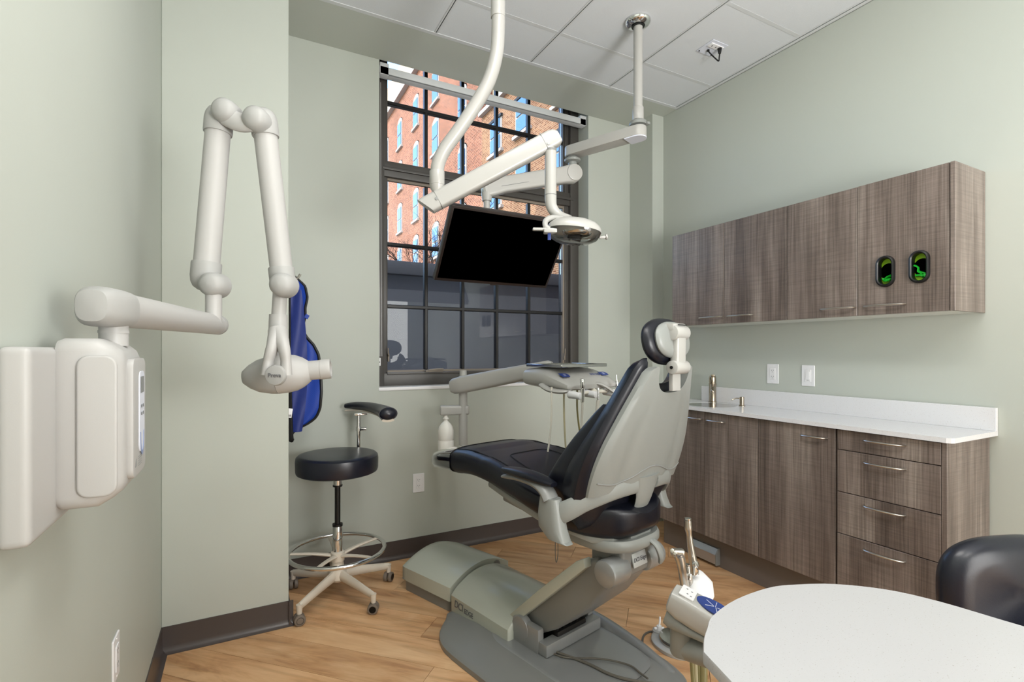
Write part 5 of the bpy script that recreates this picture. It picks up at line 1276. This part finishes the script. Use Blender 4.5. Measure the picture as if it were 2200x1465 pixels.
# ---------------------------------------------------------------- assistant instrument head
def assistant():
    c = W(1464, 1370, 1.42)
    t = thing('assistant_unit', 'white assistant instrument holder with blue keypad beside the round table', 'dental unit', (c.x, c.y, 0.2))
    g = G(); g.lathe([(.0285, 0), (.031, .006), (.031, .10), (.028, .108), (.026, .13), (.026, .15)], W(1464, 1404, 1.42)); obj('vertical_post', g, M['shell'], t, world=True)
    A0 = W(1470, 1388, 1.42); A1 = W(1600, 1432, 1.30); g = G(); g.tube([A0, A0.lerp(A1, .5), A1, W(1750, 1470, 1.15)], .034, n=20, sub=4); obj('support_arm', g, M['shell'], t, world=True)
    # keypad head (top slopes down towards the right)
    rt = V((CY, -SY, 0)); fw = V((SY, CY, 0))
    B = W(1453, 1300, 1.42)
    Fp = frame(B, (rt*.82-fw*.50+V((0, 0, -.30))).normalized(), (fw*.82+rt*.50))
    g = G(); R = []
    for x, z0, z1, hy in ((-.022, -.005, .036, .030), (-.018, -.015, .046, .038), (.01, -.024, .050, .043), (.06, -.026, .050, .046), (.12, -.024, .046, .046), (.155, -.018, .04, .04), (.16, -.01, .03, .03)):
        R.append([Fp @ V((x, y, (z0+z1)/2+z)) for y, z in sell(24, hy, (z1-z0)/2, 4)])
    g.rings(R); kh = obj('keypad_housing', g, M['ivory'], t, world=True)
    g = G(); R = []
    Fq = Fp
    for x, z0, z1, hy in ((-.016, -.058, -.005, .028), (.0, -.060, -.015, .034), (.04, -.052, -.020, .038), (.10, -.040, -.020, .04)):
        R.append([Fp @ V((x, y, (z0+z1)/2+z)) for y, z in sell(24, hy, (z1-z0)/2, 4)])
    g.rings(R); obj('lower_housing', g, M['shell'], t, world=True)
    Ft = Fp @ Matrix.Translation((.02, 0, .0495)) @ Matrix.Rotation(.02, 4, 'Y')
    g = G(); g.prism([(.072+.040*math.cos(q)*1.25, .034*math.sin(q)) for q in [2*PI*k/28 for k in range(28)]], 0, .003, Ft); bk = obj('blue_keypad', g, M['blueprint'], kh, world=True)
    g = G()
    for an in (0.4, 1.6, 2.6, 3.8, 5.0): g.box((.072+.018*math.cos(an), .014*math.sin(an), .0032), (.026, .0014, .001), M=Ft, rz=an)
    obj('keypad_lines', g, M['keypad'], bk, world=True)
    g = G(); g.prism(rrect(.04, .06, .003, 2, -.002, 0), -.001, .002, Ft); mk = obj('icon_label', g, M['white'], kh, world=True)
    g = G()
    for x, y in ((-.008, .015), (.006, .012), (-.002, -.010), (.008, -.014)): g.prism(rrect(.005, .004, .001, 1, x, y), .002, .0026, Ft)
    obj('label_marks', g, M['lcd'], mk, world=True)
    # white instrument holder
    g = G(); R = []
    Hc = [(1500, 1232, 1.60, .045), (1502, 1245, 1.59, .055), (1500, 1270, 1.56, .052), (1490, 1295, 1.52, .042), (1478, 1318, 1.48, .03), (1470, 1330, 1.46, .02)]
    rr = [(.020, .030), (.036, .045), (.042, .05), (.040, .045), (.035, .035), (.02, .02)]
    for (px, py, t_, _), (a_, b_) in zip(Hc, rr):
        q = W(px, py, t_); R.append([q+rt*x+fw*y for x, y in sell(20, a_, b_, 2.8)])
    g.rings(R); obj('holder_block', g, M['white'], t, world=True)
    # instruments
    def tl(name, lab, pts, rr_, m=M['brushed'], extra=None):
        tt = thing(name, lab, 'dental tool', W(*pts[0])); g = G(); g.tube([W(*p) for p in pts], rr_, n=16, sub=5); b = obj('tool_body', g, m, tt, world=True)
        if extra: extra(tt, b)
        return tt
    def ev1(tt, b):
        g = G(); p = W(1478, 1116, 1.60); g.lathe([(.0075, 0), (.0105, 0), (.0105, .004), (.0075, .004)], p, n=20); obj('tip_ring', g, M['chrome'], tt, world=True)
        g = G(); g.cyl(W(1478, 1117, 1.60), W(1478, 1115.5, 1.60), .0074, n=16); obj('tip_bore', g, M['black'], tt, world=True)
        g = G(); g.cyl(W(1490, 1212, 1.57), W(1499, 1212, 1.56), .0095, n=14, bev=.002); g.box(W(1494, 1226, 1.57), (.014, .012, .03), bev=.004); obj('valve', g, M['chrome'], tt, world=True)
    tl('suction_handpiece', 'tall brushed metal suction handpiece standing in the assistant holder', [(1493, 1240, 1.60), (1489, 1205, 1.60), (1484, 1175, 1.60), (1481, 1150, 1.60), (1479, 1135, 1.60), (1478, 1117, 1.60)], [.014, .0125, .0105, .0085, .0115, .0105], extra=ev1)
    def ev2(tt, b):
        g = G(); g.box(W(1456, 1187, 1.53), (.040, .026, .022), bev=.008, seg=3, rz=-YAW)
        for q in ((1447, 1185), (1452, 1190)): g.cyl(W(q[0], q[1], 1.53), W(q[0]-3, q[1]-2, 1.49), .0065, n=14, bev=.002)
        h = obj('button_head', g, M['brushed'], tt, world=True); text('DCI', .012, frame(W(1462, 1196, 1.513), rt, (0, 0, 1)), M['print'], h)
    tl('air_water_syringe', 'chrome air water syringe with push buttons, nearest in the assistant holder', [(1474, 1272, 1.55), (1469, 1245, 1.54), (1465, 1220, 1.53), (1461, 1200, 1.53), (1456, 1188, 1.53)], [.013, .0125, .0125, .0150, .016], extra=ev2)
    def ev3(tt, b):
        g = G(); p = W(1477, 1214, 1.57); g.lathe([(.005, 0), (.008, 0), (.008, .003), (.005, .003)], p, n=16); obj('tip_ring', g, M['chrome'], tt, world=True)
        g = G(); g.box(W(1479, 1240, 1.545), (.018, .008, .022), bev=.003, rz=-YAW); obj('slide_valve', g, M['chrome'], tt, world=True)
    tl('saliva_ejector', 'short chrome saliva ejector valve between the syringe and suction handpiece', [(1480, 1256, 1.57), (1480, 1243, 1.57), (1478, 1230, 1.57), (1477, 1215, 1.57)], [.012, .0125, .0105, .008], extra=ev3)
    for k, (dx, m_) in enumerate(((0, M['hosey']), (8, M['hose']), (16, M['hosey']), (26, M['hosey']))):
        g = G(); g.tube([W(1480+dx, 1335, 1.50), W(1482+dx, 1375, 1.50), W(1487+dx*.9, 1430, 1.48), W(1491+dx*.8, 1480, 1.46), W(1500+dx, 1560, 1.44)], .0065 if k < 3 else .0125, n=10); obj('hose', g, m_, t, world=True)
assistant()

# ---------------------------------------------------------------- foot control and its cable
def footcontrol():
    c = WZ(1456, 1386, 0)
    t = thing('foot_control', 'round chrome foot control disc on a white base on the floor', 'foot control', c)
    g = G(); pts = []
    R = []
    for s_, z in ((1, 0.001), (1, .014), (.95, .018)): R.append([(c.x+x*s_, c.y+y*s_, z) for x, y in sell(40, .105, .115, 2.1)])
    g.rings(R); e = WZ(1416, 1363, 0); d = e-c; g.box((c+e)/2+V((0, 0, .01)), (d.length*1.1, .06, .018), bev=.008, seg=3, rz=math.atan2(d.y, d.x)); g.cyl(e+V((0, 0, .001)), e+V((0, 0, .022)), .03, n=20, bev=.004); obj('base', g, M['ivory'], t, world=True)
    g = G(); g.lathe([(.078, .018), (.080, .03), (.076, .038), (.04, .044), (.001, .045)], c, n=40); obj('disc', g, M['steel'], t, world=True)
    g = G(); g.cyl(e+V((0, 0, .02)), e+V((0, 0, .04)), .014, .011, n=14); g.tube([e+V((0, 0, .04)), e+V((.004, 0, .055)), e+V((.015, .01, .072))], .004, n=8); g.cyl(e+V((-.02, .01, .028)), e+V((.02, -.01, .028)), .006, n=10); obj('air_valve', g, M['white'], t, world=True)
    z = .006
    q = [(1414, 1360), (1396, 1357), (1382, 1368), (1383, 1392), (1402, 1410), (1430, 1428)]
    cb = [WZ(x, y, z)+V((0, 0, .0)) for x, y in q]
    pl = [(1453, 1450), (1452, 1466)]
    cc = cb+[WZ(x, y, z) for x, y in pl]
    g = G(); g.tube(cc+[cc[-1]+V((-.06, -.10, 0)), cc[-1]+V((-.22, -.14, 0))], .0045, n=8); tag(obj('foot_control_cable', g, M['cable']), 'grey cable looping on the floor from the foot control', 'cable')
    for k, (lst, lb) in enumerate((([(1172, 1390), (1200, 1402), (1260, 1424), (1310, 1448), (1360, 1462), (1420, 1470)], 'thicker grey cable lying across the chair base plate'), ([(1172, 1396), (1215, 1412), (1290, 1415), (1350, 1428), (1376, 1446), (1392, 1458)], 'thin dark cable curving over the chair base plate'))):
        g = G(); g.tube([WZ(x, y, .064) for x, y in lst], (.0055, .0035)[k], n=8); tag(obj('base_cable', g, M['cable']), lb, 'cable')
footcontrol()

# ---------------------------------------------------------------- round-ended table
def table():
    zt_ = .75
    o = [(1510, 1400), (1511, 1372), (1518, 1349), (1530, 1322), (1580, 1287), (1650, 1262), (1709, 1255), (1794, 1254), (1905, 1266), (2020, 1292), (2200, 1345)]
    P = [WZ(x, y, zt_) for x, y in o]
    last = P[-1]; d = (P[-1]-P[-2]).normalized()
    P = P+[last+d*.10+V((.02, -.05, 0)), V((1.52, .05, zt_)), V((1.52, -.9, zt_)), V((.66, -.9, zt_)), V((.62, .1, zt_)), V((.635, .38, zt_))]
    sm = path(P, 4)
    t = thing('round_table', 'white speckled table with rounded end in the lower right foreground', 'table', (1.08, .0, 0))
    g = G(); R = []; cx = sum(p.x for p in sm)/len(sm); cy = sum(p.y for p in sm)/len(sm)
    for s_, z in ((.985, zt_-.028), (.998, zt_-.022), (1, zt_-.004), (.996, zt_)):
        R.append([(cx+(p.x-cx)*s_, cy+(p.y-cy)*s_, z) for p in sm])
    g.rings(R); obj('table_top', g, M['tabletop'], t, world=True)
    g = G(); g.cyl((1.1, .15, .02), (1.1, .15, zt_-.028), .05, n=24); g.cyl((1.1, .15, 0), (1.1, .15, .02), .24, n=36, bev=.005); g.cyl((1.1, .15, zt_-.04), (1.1, .15, zt_-.028), .12, n=24); obj('pedestal', g, M['brushed'], t, world=True)
    g = G(); g.b2((.95, -.9, 0), (1.25, -.86, zt_-.028)); obj('end_support', g, M['laminate'], t, world=True)
table()

# ---------------------------------------------------------------- second stool (its back shows behind the table)
def stool2():
    c = W(2150, 1300, 1.42); cx, cy = c.x+.10, c.y-.16
    t = thing('assistant_stool', 'dark navy stool with padded rounded backrest behind the white table', 'stool', (cx, cy, 0))
    z1 = .50
    g = G(); g.lathe([(.10, z1-.08), (.19, z1-.08), (.204, z1-.06), (.206, z1-.02), (.195, z1-.002), (.16, z1), (.001, z1+.002)], n=44); obj('seat', g, M['leatherstool'], t)
    g = G(); g.cyl((0, 0, .12), (0, 0, z1-.08), .025, n=20); obj('column_sleeve', g, M['chrome'], t)
    g = G(); g.lathe([(.03, .075), (.045, .09), (.04, .12), (.03, .15)], n=20); obj('hub', g, M['stoolwhite'], t)
    for k in range(5):
        a = 2*PI*k/5+.3; dn = V((math.cos(a), math.sin(a), 0)); d = dn*.27
        g = G(); g.tube([dn*.03+V((0, 0, .10)), dn*.15+V((0, 0, .09)), d+V((0, 0, .075))], [.026, .021, .016], n=10, sub=4, flat=(.75, 1.1)); obj('leg', g, M['stoolwhite'], t)
        caster(t, d+V((0, 0, .0262)), a+.7, M['caster'])
    # backrest faces the table; centre
    rt = V((CY, -SY, 0)); fw = V((SY, CY, 0))
    bc = W(2160, 1262, 1.42)-V((cx, cy, 0))
    F = frame(bc, (rt+fw*.15).normalized(), (0, 0, 1))
    g = G(); R = []
    for k in range(11):
        ph = -PI/2+PI*k/10; s_ = max(math.cos(ph), .02)**.5; R.append([F @ V((x*(.72+.28*s_), y*(.6+.4*s_), .045*math.sin(ph))) if False else F @ V((x*s_ if k in (0, 10) else x*(1-.30*(1-s_)*2.2), y*s_ if k in (0, 10) else y*(1-.30*(1-s_)*2.8), .048*math.sin(ph)-.25*(x*x)*1.2)) for x, y in sell(48, .195, .145, 3.0)])
    g.rings(R); obj('backrest', g, M['leatherstool'], t, ang=80)
    g = G(); b0 = F @ V((0, -.05, -.04)); g.tube([b0, b0+V((0, 0, -.12)), V((b0.x*.6, b0.y*.6, z1-.09)), V((.02, .02, z1-.09))], .011, n=10); obj('backrest_bracket', g, M['chrome'], t)
stool2()

# small vent on the return wall
t = thing('wall_vent', 'small dark slotted grille low on the wall behind the dental chair', 'vent', (XRET-.01, 2.93, .2))
g = G(); g.box((XRET-.004, 2.95, .20), (.008, .16, .16), bev=.002); vb_ = obj('vent_frame', g, M['shell'], t, world=True)
for k in range(7):
    g = G(); g.box((XRET-.009, 2.95, .14+.02*k), (.003, .13, .009)); obj('vent_slot', g, M['black'], t, world=True)
